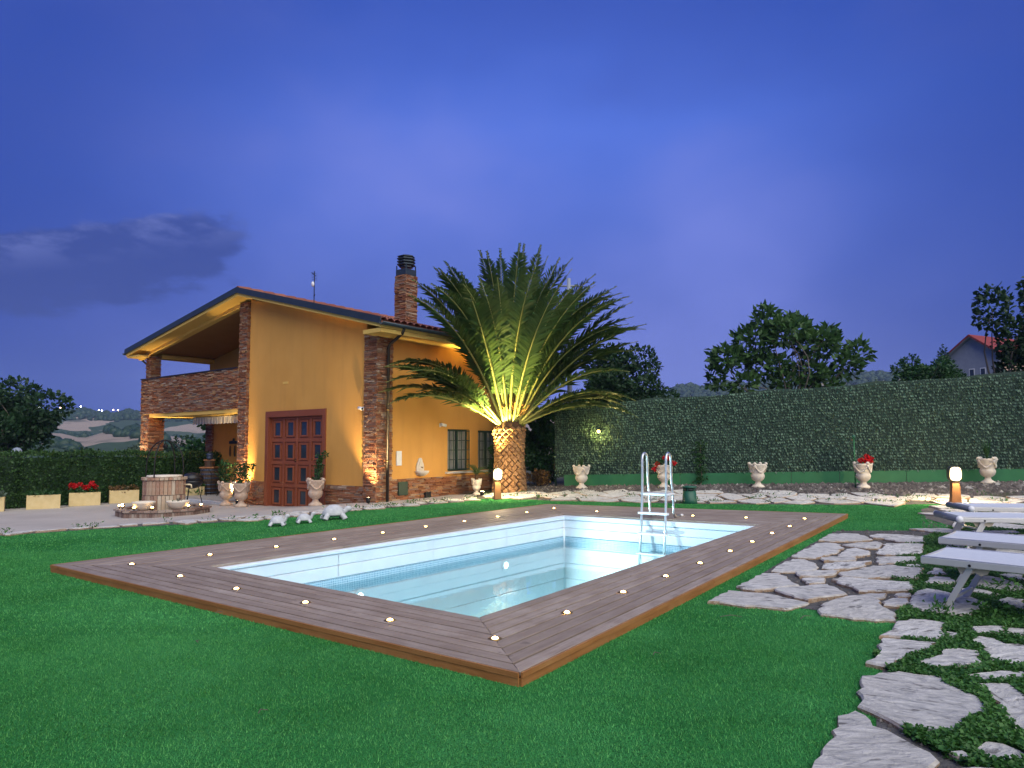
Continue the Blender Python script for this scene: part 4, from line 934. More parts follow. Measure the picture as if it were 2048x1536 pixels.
# wall fountain
fo = thing('wall_fountain', 'small pale stone wall fountain with shell basin on the side wall', 'fountain', HW(-.02, 1.56, .60), -HY+R(90))
bk = [(-.13, .0), (.13, .0), (.14, .2), (.12, .31), (.085, .36), (.07, .42), (.03, .47), (-.03, .47), (-.07, .42), (-.085, .36), (-.12, .31), (-.14, .2)]
MB().prism(bk, -.045, .0, 'y').build('back_plate', 'pale_stone', fo, bevel=.01)
MB().prism([(a*.6, .12+b*.6) for a, b in bk], -.065, -.047, 'y').build('relief', 'pale_stone', fo, bevel=.008)
MB().lathe([(.05, -.02), (.11, .01), (.175, .07), (.19, .12), (.175, .12), (.09, .06)], 24, (0, -.10, 0), lambda a, i: 1+.04*math.cos(12*a)).build('basin', 'pale_stone', fo, True)
MB().tube([(0, -.06, .22), (0, -.12, .22), (0, -.13, .19)], .012, 8).build('spout', 'brass', fo, True)
# awning under the balcony
aw = thing('awning', 'striped white and grey awning valance under the balcony', 'awning', HW(-8.7, .8, 0), -HY)
mb = MB(); n_ = 96; x0, x1 = -1.8, 1.78
vs_ = []
for k in range(n_+1):
    x = x0+(x1-x0)*k/n_; wv = .012*math.sin(k*.9); zb = 2.15+.035*abs(math.sin(k*math.pi/6)); vs_ += [(x, wv*.3, 2.40), (x, wv, (2.40+zb)/2), (x, wv*1.4, zb)]
mb.add(vs_, [(3*k+j, 3*k+3+j, 3*k+4+j, 3*k+1+j) for k in range(n_) for j in (0, 1)]); mb.build('valance', 'awning_stripe', aw, True, recalc=False)
MB().add([(x0, 0, 2.405), (x1, 0, 2.405), (x1, 1.5, 2.425), (x0, 1.5, 2.425)], [(0, 1, 2, 3)]).build('canopy', 'awning_stripe', aw)
MB().tube([(x0, .01, 2.405), (x1, .01, 2.405)], .018, 8).build('front_bar', 'white_plastic', aw, True)
MB().box(x0, x1, 1.42, 1.58, 2.36, 2.435).build('cassette', 'white_plastic', aw, bevel=.01)
for x in (x0+.3, x1-.3): MB().bar((x, .03, 2.38), (x+.25, .75, 2.37), .03, .02).bar((x+.25, .75, 2.37), (x, 1.45, 2.39), .03, .02).build('folding_arm', 'white_plastic', aw)
# hanging rack on the porch wall
rk = thing('wall_rack', 'dark wooden wall rack with two hanging pieces in the porch', 'wall rack', HW(-10.5, 2.40, 1.54), -HY)
MB().prism([(-.28, -.05), (.28, -.05), (.28, .05), (.05, .07), (.02, .16), (-.02, .16), (-.05, .07), (-.28, .05)], -.05, 0, 'y').build('rail', 'iron', rk, bevel=.008)
for x in (-.18, .12): MB().tube([(x, -.05, -.12), (x, -.055, -.25), (x-.01, -.05, -.42), (x+.01, -.05, -.52)], [.022, .032, .035, .022], 8).build('hanging_piece', 'barrel_wood', rk, True)

# ================================================================== VEGETATION
def blob_points(blobs, n, shell=.55):
    """points spread through overlapping ellipsoids, denser towards their outer shells"""
    vol = np.array([b[3]*b[4]*b[5] for b in blobs])**.75; pick = rng.choice(len(blobs), n, p=vol/vol.sum()); B = np.array(blobs, float)[pick]
    d = rng.normal(0, 1, (n, 3)); d /= np.linalg.norm(d, axis=1, keepdims=True); r_ = rng.uniform(0, 1, n)**(1/3)*(1-shell)+shell*rng.uniform(.75, 1.05, n)
    return B[:, :3]+d*B[:, 3:]*r_[:, None], d
def crown_blobs(c, r, k, size=.42, flat=.85):
    """a crown made of many clumps of different size spread through an ellipsoid"""
    out = []
    for _ in range(k):
        d = rng.normal(0, 1, 3); d /= np.linalg.norm(d); f = rng.uniform(.25, .88); s = size*rng.uniform(.55, 1.25)*min(r)
        out.append((c[0]+d[0]*r[0]*f, c[1]+d[1]*r[1]*f, c[2]+d[2]*r[2]*f, s*1.15, s*1.15, s*flat))
    return out
def limb(mb, p0, p1, r0, r1, bend=.12, n=6):
    p0, p1 = np.array(p0, float), np.array(p1, float); L = np.linalg.norm(p1-p0); off = rng.normal(0, bend*L, 3)*np.array([1, 1, .3])
    pts = [p0+(p1-p0)*t_+off*math.sin(math.pi*t_) for t_ in np.linspace(0, 1, n)]; mb.tube([tuple(p) for p in pts], [r0+(r1-r0)*t_ for t_ in np.linspace(0, 1, n)], 7)
def tree(name, label, cat, x, y, zb, trunk_h, blobs, n, leaf, mat, bark='bark', tr=.14, group=None, stems=1, aspect=.62, shell=.5, flat=0.0, nlimb=9):
    o = thing(name, label, cat, (x, y, zb), 0, group)
    mb = MB()
    for s in range(stems):
        bx, by = (rng.normal(0, tr*1.5, 2) if stems > 1 else (0, 0)); tx, ty = rng.normal(0, .12*trunk_h, 2)
        limb(mb, (bx, by, -.3), (bx+tx, by+ty, trunk_h), tr, tr*.65, .05)
        for b in [blobs[i] for i in rng.choice(len(blobs), min(nlimb, len(blobs)), replace=False)]:
            limb(mb, (bx+tx*.9, by+ty*.9, trunk_h*rng.uniform(.75, 1)), (b[0], b[1], b[2]), tr*.5, tr*.1, .1)
    mb.build('trunk', bark, o, True)
    P, d = blob_points(blobs, n, shell); V, F = leaf_cloud(P, leaf, flat, aspect, d*.6)
    addobj('crown', np_mesh('crown', V, F, mat), o); return o
def bush(name, label, x, y, blobs, n, leaf, mat, cat='bush', group=None, shell=.5, aspect=.6, zb=None, flat=0.0):
    z = Gf(x, y) if zb is None else zb
    o = thing(name, label, cat, (x, y, z), 0, group); mb = MB()
    for b in blobs[:9]: limb(mb, (b[0]*.1, b[1]*.1, -.1), (b[0], b[1], b[2]), .02, .006, .12)
    mb.build('stems', 'bark_dark', o, True)
    P, d = blob_points(blobs, n, shell); V, F = leaf_cloud(P, leaf, flat, aspect, d*.5); addobj('foliage', np_mesh('foliage', V, F, mat), o); return o

# ---- the date palm
rng = np.random.default_rng(21)
PX, PY = -.08, 19.2; PZ = Gf(PX, PY); TOP = 1.90-PZ
palm = thing('palm_tree', 'large uplit date palm with patterned trunk beside the villa', 'palm tree', (PX, PY, PZ))
def trunk_r(z): return .395+.075*max(0, 1-z/.9)**1.5+.05*max(0, (z-1.2)/.6)**2
trunk = MB().lathe([(trunk_r(z)-.030, z) for z in np.linspace(-.1, TOP, 14)]+[(.36, TOP+.25), (.24, TOP+.45)], 28).build('trunk', 'palm_core', palm, True)
sc = MB(); hw, hh = .080, .084
sc.add([(0, -hw, -.005), (0, 0, -hh*1.05), (0, hw, -.005), (0, 0, hh), (.055, -hw*.66, 0), (.070, 0, -hh*.66), (.055, hw*.66, 0), (.034, 0, hh*.66)],
       [(0, 1, 5, 4), (1, 2, 6, 5), (2, 3, 7, 6), (3, 0, 4, 7), (4, 5, 6, 7)])
SCAR = sc.mesh('leaf_scar', 'palm_scar')
NA = 14; row = 0; z = .06
while z < TOP-.02:
    for k in range(NA):
        a = 2*math.pi*(k+.5*(row % 2))/NA+rng.normal(0, .02); 
        if math.sin(a) > .55: continue           # back of the trunk is never seen
        r_ = trunk_r(z)-.022; sl = (trunk_r(z+.05)-trunk_r(z-.05))/.1
        o = addobj('leaf_scar', SCAR, trunk, (r_*math.cos(a), r_*math.sin(a), z+rng.normal(0, .006)), (0, -sl*.8+rng.normal(0, .06), a), (rng.uniform(.8, 1.25), trunk_r(z)/.395*rng.uniform(.93, 1.06), rng.uniform(.9, 1.1)))
    row += 1; z += .094
def make_frond(phi, th, L, kap, roll):
    """rachis curve plus two ranks of stiff leaflets"""
    n = 26; ds = L/(n-1); c, s = math.cos(phi), math.sin(phi); hd = np.array([c, s, 0]); up_ = np.array([0, 0, 1.0]); side_ = np.array([-s, c, 0])
    p = np.array([c*.27, s*.27, TOP+.02]); pts = [p]; tg = []; a = th
    for i in range(n-1):
        t_ = i/(n-1); a = th-kap*t_**1.6; d = hd*math.cos(a)+up_*math.sin(a)+side_*roll*t_*.4; d /= np.linalg.norm(d); tg.append(d); p = p+d*ds; pts.append(p)
    tg.append(tg[-1]); return np.array(pts), np.array(tg)
def frond_ok(pts):
    w_ = pts[:, :2]+np.array([PX, PY]); dist = (w_-HC)@(-UU); vh = (w_-HC)@VV; z_ = pts[:, 2]+PZ
    bad = ((dist < .35) & (z_ < 4.2)) | ((dist < 1.25) & (z_ >= 4.0) & (z_ < 4.9)) | ((dist < .9) & (z_ >= 4.9) & (z_ < 5.2-dist*.26+.3))
    bad &= vh > -1.2
    return not bad.any()
def add_frond(phi, th, L, kap, roll, lam=1.0):
    pts, tg = make_frond(phi, th, L, kap, roll)
    if not frond_ok(pts): return False
    mb = MB(); n = len(pts); idx = list(range(0, n, 2))+([n-1] if (n-1) % 2 else [])
    mb.tube([tuple(pts[i]) for i in idx], [.058*(1-.92*(i/(n-1))**.45)+.003 for i in idx], 5)
    r_ = addobj('frond', mb.mesh('frond', 'palm_rachis', True), palm)
    m = int(112*lam); u = np.linspace(.20, .995, m); f = u*(n-1); i0 = np.minimum(f.astype(int), n-2); fr = (f-i0)[:, None]
    base = pts[i0]*(1-fr)+pts[i0+1]*fr; T = tg[i0]; side_ = np.array([-math.sin(phi), math.cos(phi), 0]); N = np.cross(T, side_[None]); N = np.where(N[:, 2:3] < 0, -N, N)
    prof = np.sin(np.clip(u*1.06, 0, 1)*math.pi)**.55*.50+.06; prof *= np.where(u < .34, .40+(u-.20)*4.2, 1)
    V = []; 
    for sg in (-1, 1):
        ln = prof*rng.uniform(.85, 1.12, m)*L/4.4; fwd_ = (.55+.75*u)[:, None]; D = T*fwd_+side_[None]*sg+N*(rng.normal(.32, .16, m))[:, None]; D[:, 2] += rng.normal(0, .08, m); D /= np.linalg.norm(D, axis=1, keepdims=True)
        wd = np.cross(D, N); wd /= np.linalg.norm(wd, axis=1, keepdims=True); b = base+rng.normal(0, .006, (m, 3)); tip = b+D*ln[:, None]; tip[:, 2] -= (.12+.14*rng.uniform(0, 1, m))*ln
        mid = b+D*(ln*.45)[:, None]; w_ = (.018+.010*np.sin(u*3.1))[:, None]
        V.append(np.stack([b, mid+wd*w_, tip, mid-wd*w_], 1))
    V = np.concatenate(V).reshape(-1, 3); nl = 2*m; F = (np.array([[0, 1, 2], [0, 2, 3]])[None]+np.arange(nl)[:, None, None]*4).reshape(-1, 3)
    addobj('leaflets', np_mesh('leaflets', V, F, 'leaf_palm'), r_); return True
FR = []   # azimuth seen from above (0 = to the right, -90 = to the camera)
for i in range(15): FR.append((rng.uniform(0, 360), rng.uniform(76, 88), rng.uniform(4.6, 5.1), rng.uniform(.3, .8)))
for i in range(20): FR.append((i*18+rng.uniform(-8, 8), rng.uniform(62, 76), rng.uniform(4.5, 5.1), rng.uniform(.7, 1.3)))
for i in range(20): FR.append((i*18+9+rng.uniform(-8, 8), rng.uniform(48, 62), rng.uniform(4.0, 4.5), rng.uniform(.95, 1.45)))
for i in range(14): FR.append((i*25.7+rng.uniform(-8, 8), rng.uniform(24, 40), rng.uniform(2.9, 3.4), rng.uniform(.8, 1.2)))
for a in (205, 214, 224, 196, 232, 218): FR.append((a, rng.uniform(22, 48), rng.uniform(3.7, 4.2), rng.uniform(.75, 1.15)))
for a in (-10, 5, -22): FR.append((a, rng.uniform(24, 38), rng.uniform(3.1, 3.6), rng.uniform(.9, 1.3)))
FR += [(225, 66, 5.0, .95), (231, 60, 5.0, 1.0), (240, 72, 5.0, .8), (221, 55, 4.7, 1.0), (228, 72, 5.0, .9), (218, 68, 4.9, 1.0), (330, 68, 4.9, 1.1), (350, 62, 4.7, 1.2), (15, 64, 4.8, 1.2), (236, 44, 4.4, .85), (216, 60, 4.6, .8), (228, 36, 4.2, .8), (222, 27, 3.9, .95), (245, 62, 4.8, .6), (250, 50, 4.4, .8), (262, 66, 4.6, .7), (275, 58, 4.2, .9), (290, 62, 4.6, .7), (300, 48, 4.2, .9), (212, 33, 3.9, 1.0), (320, 40, 4.0, 1.0), (335, 52, 4.6, .8), (350, 60, 4.8, .6), (5, 50, 4.3, .7), (345, 34, 3.5, 1.1)]
for i in range(16): FR.append((i*22.5+rng.uniform(-9, 9), rng.uniform(66, 80), rng.uniform(4.5, 5.0), rng.uniform(.6, 1.2)))
FR = [f for f in FR if not (232 < f[0] % 360 < 318 and f[1] < 60)]
for (a, th, L, k) in FR: add_frond(R(a), R(th), L, k, rng.normal(0, .25))
for k in range(9):
    a = -math.pi*rng.uniform(.05, .95); mb = MB()
    for q in range(26):
        d = np.array([math.cos(a)+rng.normal(0, .35), math.sin(a)+rng.normal(0, .35), rng.uniform(.5, 2.2)]); d /= np.linalg.norm(d); b = np.array([math.cos(a)*.30, math.sin(a)*.30, TOP+.18+rng.uniform(0, .35)])
        mb.tube([tuple(b), tuple(b+d*.22), tuple(b+d*.42-np.array([0, 0, .06]))], .006, 3, False)
    mb.build('fruit_stalk', 'palm_fibre', palm)

rng = np.random.default_rng(31)
# ---- dense shrubs behind and beside the palm
bush('evergreen_tree', 'dense dark round evergreen rising behind the left end of the fence', 4.1, 25.0, crown_blobs((0, 0, 2.5), (1.75, 1.5, 2.45), 56, .34), 18000, .15, 'leaf_dark', 'tree', shell=.6)
bush('dark_shrub', 'dark leafy shrub between palm trunk and fence', .95, 20.9, crown_blobs((0, 0, 1.35), (.75, .6, 1.45), 26, .4), 6500, .12, 'leaf_bush')
bush('laurel_bush', 'glossy green bush below the evergreen behind the fence corner', 2.1, 22.6, crown_blobs((0, 0, 1.7), (1.3, .8, 1.5), 30, .4), 6500, .13, 'leaf_bush')
bush('jasmine_bush', 'green bush against the side wall by the second window', -.35, 20.45, crown_blobs((0, 0, .95), (.42, .35, .85), 16, .42), 2600, .09, 'leaf_bush')
bush('dry_bush', 'low brown withered bush at the foot of the dark shrub', .75, 20.15, crown_blobs((0, 0, .25), (.45, .3, .28), 12, .5), 1200, .07, 'leaf_dry')
# ---- trees beyond the fence
def tall(name, label, x, y, zb, th, c, r, k, n, leaf, mat, size=.4, stems=1, tr=.12, bark='bark', **kw):
    return tree(name, label, 'tree', x, y, zb, th, crown_blobs(c, r, k, size), n, leaf, mat, bark, tr, stems=stems, **kw)
WB = [(-2.3, 0, 3.5, .75, .8, .55), (-2.6, .2, 2.8, .45, .5, .5), (-1.2, .2, 4.1, .95, .9, .75), (-.75, 0, 5.0, .55, .6, .65), (0, -.2, 4.5, .9, .9, .6), (.5, .3, 4.75, .6, .6, .6), (1.2, 0, 4.0, .95, .9, .6), (1.7, .2, 4.4, .5, .5, .5), (2.3, -.1, 3.2, .6, .7, .55), (2.75, 0, 3.7, .5, .5, .55), (.9, 0, 2.9, .8, .8, .45), (-.6, .2, 3.2, 1.0, .9, .5), (-1.7, -.2, 2.5, .6, .6, .4), (1.6, .1, 2.5, .6, .6, .4), (0, 0, 2.6, .7, .7, .35)]
tree('walnut_tree', 'broad leafy walnut tree with gaps standing behind the middle of the fence', 'tree', 10.45, 26.0, Gf(10.45, 26)+.5, 1.7, [(a, b, c_, d*.86, e_*.86, f*.86) for a, b, c_, d, e_, f in WB], 3300, .30, 'leaf_walnut', stems=3, tr=.07, shell=.35, nlimb=7, aspect=.5)
TB = [(-.5, 0, 4.6, .55, .6, .8), (.5, 0, 3.6, .85, .9, .8), (1.0, 0, 5.0, .5, .5, .9), (.6, .2, 2.6, .8, 1, .9), (1.4, 0, 3.2, 1.1, 1.0, 1.2), (-.2, 0, 1.8, .8, .8, .7), (1.2, 0, 1.6, 1.2, 1, 1.0), (2.2, 0, 4.0, .9, .9, 1.2)]
tree('pear_tree', 'tall dark tree at the right edge in front of the red roofed house', 'tree', 16.1, 22.0, 1.15, 1.4, TB, 7500, .18, 'leaf_dark', stems=2, tr=.09, shell=.4)
bush('round_bush', 'round green bush poking over the fence left of the far house', 17.9, 30.0, crown_blobs((0, 0, 3.2), (.95, .8, 1.15), 18, .42), 2600, .14, 'leaf_bush', zb=1.2)
bush('low_bush', 'low bush between round bush and cypress above the fence', 19.4, 30.5, crown_blobs((0, 0, 2.9), (.9, .8, .95), 16, .45), 2200, .13, 'leaf_bush', zb=1.4)
bush('cypress', 'small dark conical cypress beside the far red roofed house', 26.6, 42.0, [(0, 0, 2.0, .75, .75, 1.3), (0, 0, 3.2, .6, .6, 1.2), (0, 0, 4.2, .4, .4, .9), (0, 0, 4.9, .2, .2, .6)], 2600, .16, 'leaf_dark', 'tree', zb=2.0)
# ---- trees on the left, beyond the hedge
LB = crown_blobs((0, 0, 4.0), (3.2, 2.4, 2.0), 46, .36)
tree('oak_tree', 'large dark spreading tree beyond the hedge at the left edge', 'tree', -24.2, 33.0, -1.2, 2.2, LB, 12000, .22, 'leaf_dark', stems=3, tr=.13, shell=.45, nlimb=10)
for (x, y, zb, r, mat, lab) in [(-27.5, 44, -2.6, (4.0, 2.5, 2.3), 'leaf_far', 'green tree clump just right of the large dark tree'), (-24.0, 50, -3.2, (3.6, 2.5, 2.6), 'leaf_far', 'rounded mid green tree in the valley left of the villa'),
                                 (-21.3, 46, -2.4, (3.2, 2.4, 2.4), 'leaf_far', 'bushy green tree beyond the hedge next to the left pillar'), (-17.4, 41, -2.2, (2.4, 2, 2.0), 'leaf_far', 'dark green tree seen through the porch behind the well'),
                                 (-14.6, 33, -1.4, (1.25, 1.2, 2.1), 'leaf_bush', 'upright green tree seen under the awning beyond the hedge'), (-31.0, 40, -2.2, (3.2, 2.5, 2.2), 'leaf_far', 'light green tree below the crown of the large dark tree'),
                                 (-20.0, 38, -1.9, (1.9, 1.6, 1.25), 'leaf_olive', 'silvery olive tree top just above the hedge')]:
    tree('valley_tree', lab, 'tree', x, y, zb, 1.2, crown_blobs((0, 0, 2.2), r, 22, .42), 4200, .24, mat, tr=.10, group='trees beyond the hedge')

# ---- clipped hedge along the left boundary, built from overlapping clipped lengths of one plant row
HP = [(-22.0, 14.2), (-18.2, 17.5), (-14.9, 20.7), (-12.6, 23.4), (-11.6, 26.0), (-10.6, 29.0)]
hedge = thing('hedge', 'long clipped dark green hedge behind the planter boxes', 'hedge', (-14.9, 20.7, Gf(-14.9, 20.7)))
ox, oy, oz = hedge.location
mb = MB(); pts_all = []; dirs = []
for (a, b) in zip(HP[:-1], HP[1:]):
    a, b = np.array(a), np.array(b); L = np.linalg.norm(b-a); d = (b-a)/L; n_ = np.array([d[1], -d[0]]); w_ = .42; zt_ = 1.18-.02*max(0, a[1]-20)
    m_ = 20; z0 = -.75
    q = [a-n_*w_*.8, b-n_*w_*.8, b+n_*w_*.8, a+n_*w_*.8]
    mb.prism([(p[0]-ox, p[1]-oy) for p in q], z0-oz, zt_-.10-oz)
    k = int(L*1700); s = rng.uniform(-.1, L+.1, k); f = rng.uniform(0, 1, k)
    front = f < .72; w2 = w_+.05*np.sin(s*3.1)+rng.normal(0, .04, k); zz = np.where(front, rng.uniform(-.7, zt_, k), zt_+rng.normal(0, .035, k)+.03*np.sin(s*4.3)); off_ = np.where(front, w2, rng.uniform(-w_, w_, k))
    pts_all.append(np.column_stack([a[0]+d[0]*s+n_[0]*off_-ox, a[1]+d[1]*s+n_[1]*off_-oy, zz-oz])); dirs.append(np.column_stack([np.where(front, n_[0], 0), np.where(front, n_[1], 0), np.where(front, .2, 1)]))
mb.build('twigs', 'leaf_dark', hedge)
V, F = leaf_cloud(np.vstack(pts_all), .085, 0, .6, np.vstack(dirs)*.8); addobj('foliage', np_mesh('foliage', V, F, 'leaf_hedge'), hedge)

# ================================================================== FENCE WITH GREEN SCREEN
fence = thing('garden_fence', 'tall fence covered with a woven green artificial leaf screen', 'fence', (FA[0], FA[1], Gf(*FA)), math.atan2(FD[1], FD[0]))
FL = np.linalg.norm(FB-FA); fz = Gf(*FA)
def ftop(s): return 2.56+.70*(s/12.2)-fz
def fbot(s): p = FA+FD*s; return Gf(*p)-fz
edges = [0, 2.9, 5.9, 8.6, 11.6, 14.4, FL]
for a, b in zip(edges[:-1], edges[1:]):
    m_ = 10; mb = MB(); vs_ = []
    for k in range(m_+1):
        s = a+(b-a)*k/m_; vs_ += [(s, .02, fbot(s)+.28), (s, .02+.012*math.sin(s*2.2), (fbot(s)+.28+ftop(s))/2), (s, .02, ftop(s)-.06*math.sin(math.pi*k/m_)+.014*math.sin(s*5.3))]
    mb.add(vs_, [(3*k+j, 3*k+3+j, 3*k+4+j, 3*k+1+j) for k in range(m_) for j in (0, 1)]); pn = mb.build('screen_panel', 'net_back', fence, True)
    P = []; rows = 31
    for r_ in range(rows):
        m2 = int((b-a)/.036); s = a+(b-a)*(np.arange(m2)+.5*(r_ % 2))/m2+rng.normal(0, .005, m2); f = r_/rows
        zb = np.array([fbot(q)+.33 for q in (a, b)]); zt_ = np.array([ftop(q)-.02 for q in (a, b)]); u = (s-a)/(b-a)
        z = (zb[0]+(zb[1]-zb[0])*u)*(1-f)+(zt_[0]+(zt_[1]-zt_[0])*u)*f+.014*np.sin(s*1.7+r_*.15)+rng.normal(0, .004, m2); P.append(np.column_stack([s, np.full(m2, -.005)+rng.normal(0, .012, m2), z+.045]))
    P = np.vstack(P); dd = np.tile(np.array([[.18, -.35, -.92]]), (len(P), 1)); V, F = leaf_cloud(P, .072, 0, .60, dd*3.6); lf = addobj('screen_leaves', np_mesh('screen_leaves', V, F, 'net_leaf'), pn); tag(lf, kind='stuff')
for s in edges: MB().tube([(s, .07, -.2), (s, .07, ftop(s)+.06)], .025, 8).build('post', 'green_metal', fence, True)
bs = [.25, 3.5, 6.4, 7.6, 9.2, 12.0, 15.0, FL]
for a, b in zip(bs[:-1], bs[1:]):
    mb = MB(); mb.add([(a+.006, -.04, fbot(a)-.1), (b-.006, -.04, fbot(b)-.1), (b-.006, -.04, fbot(b)+.34), (a+.006, -.04, fbot(a)+.34), (a+.006, -.01, fbot(a)-.1), (b-.006, -.01, fbot(b)-.1), (b-.006, -.01, fbot(b)+.34), (a+.006, -.01, fbot(a)+.34)],
            [(0, 1, 2, 3), (4, 7, 6, 5), (0, 4, 5, 1), (1, 5, 6, 2), (2, 6, 7, 3), (3, 7, 4, 0)]); mb.build('base_board', 'green_board', fence)
def FW(s, out, z): p = FA+FD*s+np.array([FD[1], -FD[0]])*out; return (float(p[0]), float(p[1]), z)
fl_ = thing('fence_lamp', 'small glowing yellow lamp hanging on the green fence screen', 'lamp', FW(1.27, .10, 1.80), math.atan2(FD[1], FD[0]))
MB().box(-.03, .03, .05, .08, -.03, .06).build('bracket', 'iron', fl_, bevel=.004); MB().tube([(0, .05, .05), (0, -.02, .06), (0, -.03, .035)], .008, 6).build('arm', 'iron', fl_, True)
MB().lathe([(.015, .045), (.055, .02), (.05, .015)], 12, (0, -.03, 0)).build('shade', 'iron', fl_, True); MB().ell((0, -.03, -.015), (.038, .038, .042)).build('bulb', 'fence_bulb', fl_, True)
lamp('fence_light', 'POINT', fl_, (0, -.10, -.02), 26.0, (1, .78, .25), size=.04)
# climbing vine on the fence, irrigation stake
vine = thing('climbing_vine', 'thin leafy vine climbing the fence right of the ladder', 'vine', FW(4.05, .10, Gf(*FW(4.05, .1, 0)[:2])))
MB().tube([(0, 0, 0), (.03, .0, .3), (-.03, 0, .7), (.04, 0, 1.15)], [.012, .01, .008, .004], 5).build('stem', 'bark', vine)
P = np.column_stack([rng.normal(0, .09, 260), rng.normal(-.03, .03, 260), rng.uniform(.05, 1.2, 260)]); V, F = leaf_cloud(P, .08, 0, .6); addobj('leaves', np_mesh('leaves', V, F, 'leaf_bush'), vine)
pole = thing('utility_pole', 'grey metal utility pole rising behind the palm fronds', 'pole', (1.86, 22.0, Gf(1.86, 22.0)))
MB().tube([(0, 0, 0), (0, 0, 6.6)], [.10, .06], 10).build('shaft', 'grey_pole', pole, True); MB().tube([(-.35, 0, 6.35), (.35, 0, 6.35)], .03, 6).build('crossarm', 'grey_pole', pole, True)

rng = np.random.default_rng(41)
# ================================================================== URNS, PLANTERS AND SMALL PLANTS
URN_P = [(.20, 0), (.205, .03), (.17, .06), (.105, .10), (.08, .14), (.085, .17), (.12, .19), (.175, .24), (.205, .31), (.20, .36), (.185, .39), (.20, .44), (.235, .53), (.265, .61), (.285, .645), (.28, .665), (.255, .66), (.235, .60), (.18, .50)]
def urn_mesh(mat, s=1.0, rich=0):
    mb = MB(); mb.lathe([(r_*s*.88, z*s) for r_, z in URN_P], 32, (0, 0, 0), lambda a, i: 1+(.055*abs(math.cos(8*a)) if 6 <= i <= 9 else 0), cap=True); bowl = mb.mesh('bowl', mat, True)
    kn = MB(); kn.ell((.235*s, 0, .675*s), (.050*s, .050*s, .045*s), 8, 6); kn.ell((.222*s, 0, .60*s), (.045*s, .045*s, .07*s), 8, 6)
    knobs = kn.mesh('ram_head', mat, True)
    gl = MB()
    for k in range(4):
        a0 = math.pi/4+k*math.pi/2; pts = []
        for q in np.linspace(0, 1, 9):
            a = a0+q*math.pi/2; dip = .17*math.sin(math.pi*q); z = .60-dip; rr = np.interp(z, [.39, .44, .53, .61], [.165, .178, .209, .235])+.008; pts.append((rr*math.cos(a)*s, rr*math.sin(a)*s, z*s))
        gl.tube(pts, [(.014+.012*math.sin(math.pi*q))*s for q in np.linspace(0, 1, 9)], 6)
    gar = gl.mesh('garland', mat, True)
    so = MB().lathe([(.21*s, .60*s), (.02, .615*s)], 20).mesh('soil', 'potting_soil', True)
    return bowl, knobs, gar, so
UM = {'pale_stone': urn_mesh('pale_stone', .92), 'terracotta_urn': urn_mesh('terracotta_urn', 1.02), 'small': urn_mesh('pale_stone', .62)}
def urn(key, x, y, lab, rz=0, group=None, z=None):
    o = thing('garden_urn', lab, 'urn', (x, y, (Gf(x, y)+.012) if z is None else z), rz, group)
    bowl, knob, gar, so = UM[key]
    addobj('bowl', bowl, o); addobj('garland', gar, o); addobj('soil', so, o)
    for k in range(4): addobj('ram_head', knob, o, None, (0, 0, math.pi/4+k*math.pi/2))
    return o
def potplant(name, lab, x, y, z, pts, leaf, mat, flowers=None, stems=(), cat='plant', aspect=.6, flat=.2):
    o = thing(name, lab, cat, (x, y, z)); mb = MB()
    for s in stems: mb.tube(s, [.010]*(len(s)-1)+[.004], 5)
    if not stems:
        for k in range(7): d = rng.normal(0, .08, 2); mb.tube([(0, 0, -.03), (d[0]*.5, d[1]*.5, .06), (d[0], d[1], .13)], .006, 4)
    mb.build('stems', 'bark', o)
    V, F = leaf_cloud(np.asarray(pts), leaf, flat, aspect); addobj('leaves', np_mesh('leaves', V, F, mat), o)
    for f in (flowers or []):
        P = rng.normal(0, 1, (70, 3)); P /= np.linalg.norm(P, axis=1, keepdims=True); P = P*f[3]*rng.uniform(.6, 1, (70, 1))+np.array(f[:3]); V, F = leaf_cloud(P, f[3]*.75, .2, .9); addobj('flower', np_mesh('flower', V, F, 'petal_red'), o)
    return o
def tuft(n, r, h): return np.column_stack([rng.normal(0, r, (n, 2)), rng.uniform(0, h, n)])
def spikes(name, lab, x, y, z, n, h, spread, mat, w=.02):
    o = thing(name, lab, 'plant', (x, y, z)); V = []
    for k in range(n):
        a = rng.uniform(0, 6.28); t_ = rng.uniform(.1, 1)*spread; d = np.array([math.cos(a)*t_, math.sin(a)*t_, 1]); L = h*rng.uniform(.6, 1.1); s_ = np.array([-math.sin(a), math.cos(a), 0])*w; m_ = d*L*.5; tip = d*L-np.array([0, 0, .1*t_])
        V.append([(0, 0, 0), tuple(m_+s_), tuple(tip), tuple(m_-s_)])
    V = np.array(V, float).reshape(-1, 3); F = (np.array([[0, 1, 2], [0, 2, 3]])[None]+np.arange(n)[:, None, None]*4).reshape(-1, 3); addobj('blades', np_mesh('blades', V, F, mat), o); return o
g_ = 'pale stone urns in front of the fence'
FU = [((1.93, 19.24), 'pale stone urn nearest the palm with a grass tuft'), ((4.12, 18.76), 'pale stone urn directly behind the pool ladder holding red flowers'), ((6.43, 18.06), 'pale stone urn without a plant in the middle of the fence'), ((8.80, 17.29), 'pale stone urn with two red blooms beside the green stake'), ((11.76, 17.06), 'pale stone urn with spiky leaves right of the lit bollard')]
for k, ((x, y), lab) in enumerate(FU): urn('pale_stone', x, y, lab, rng.uniform(0, 1), g_)
ut = lambda i: (FU[i][0][0], FU[i][0][1], Gf(*FU[i][0])+.57)
spikes('grass_tuft', 'wispy green grass tuft in the urn nearest the palm', *ut(0), 60, .34, .35, 'leaf_bush', .006)
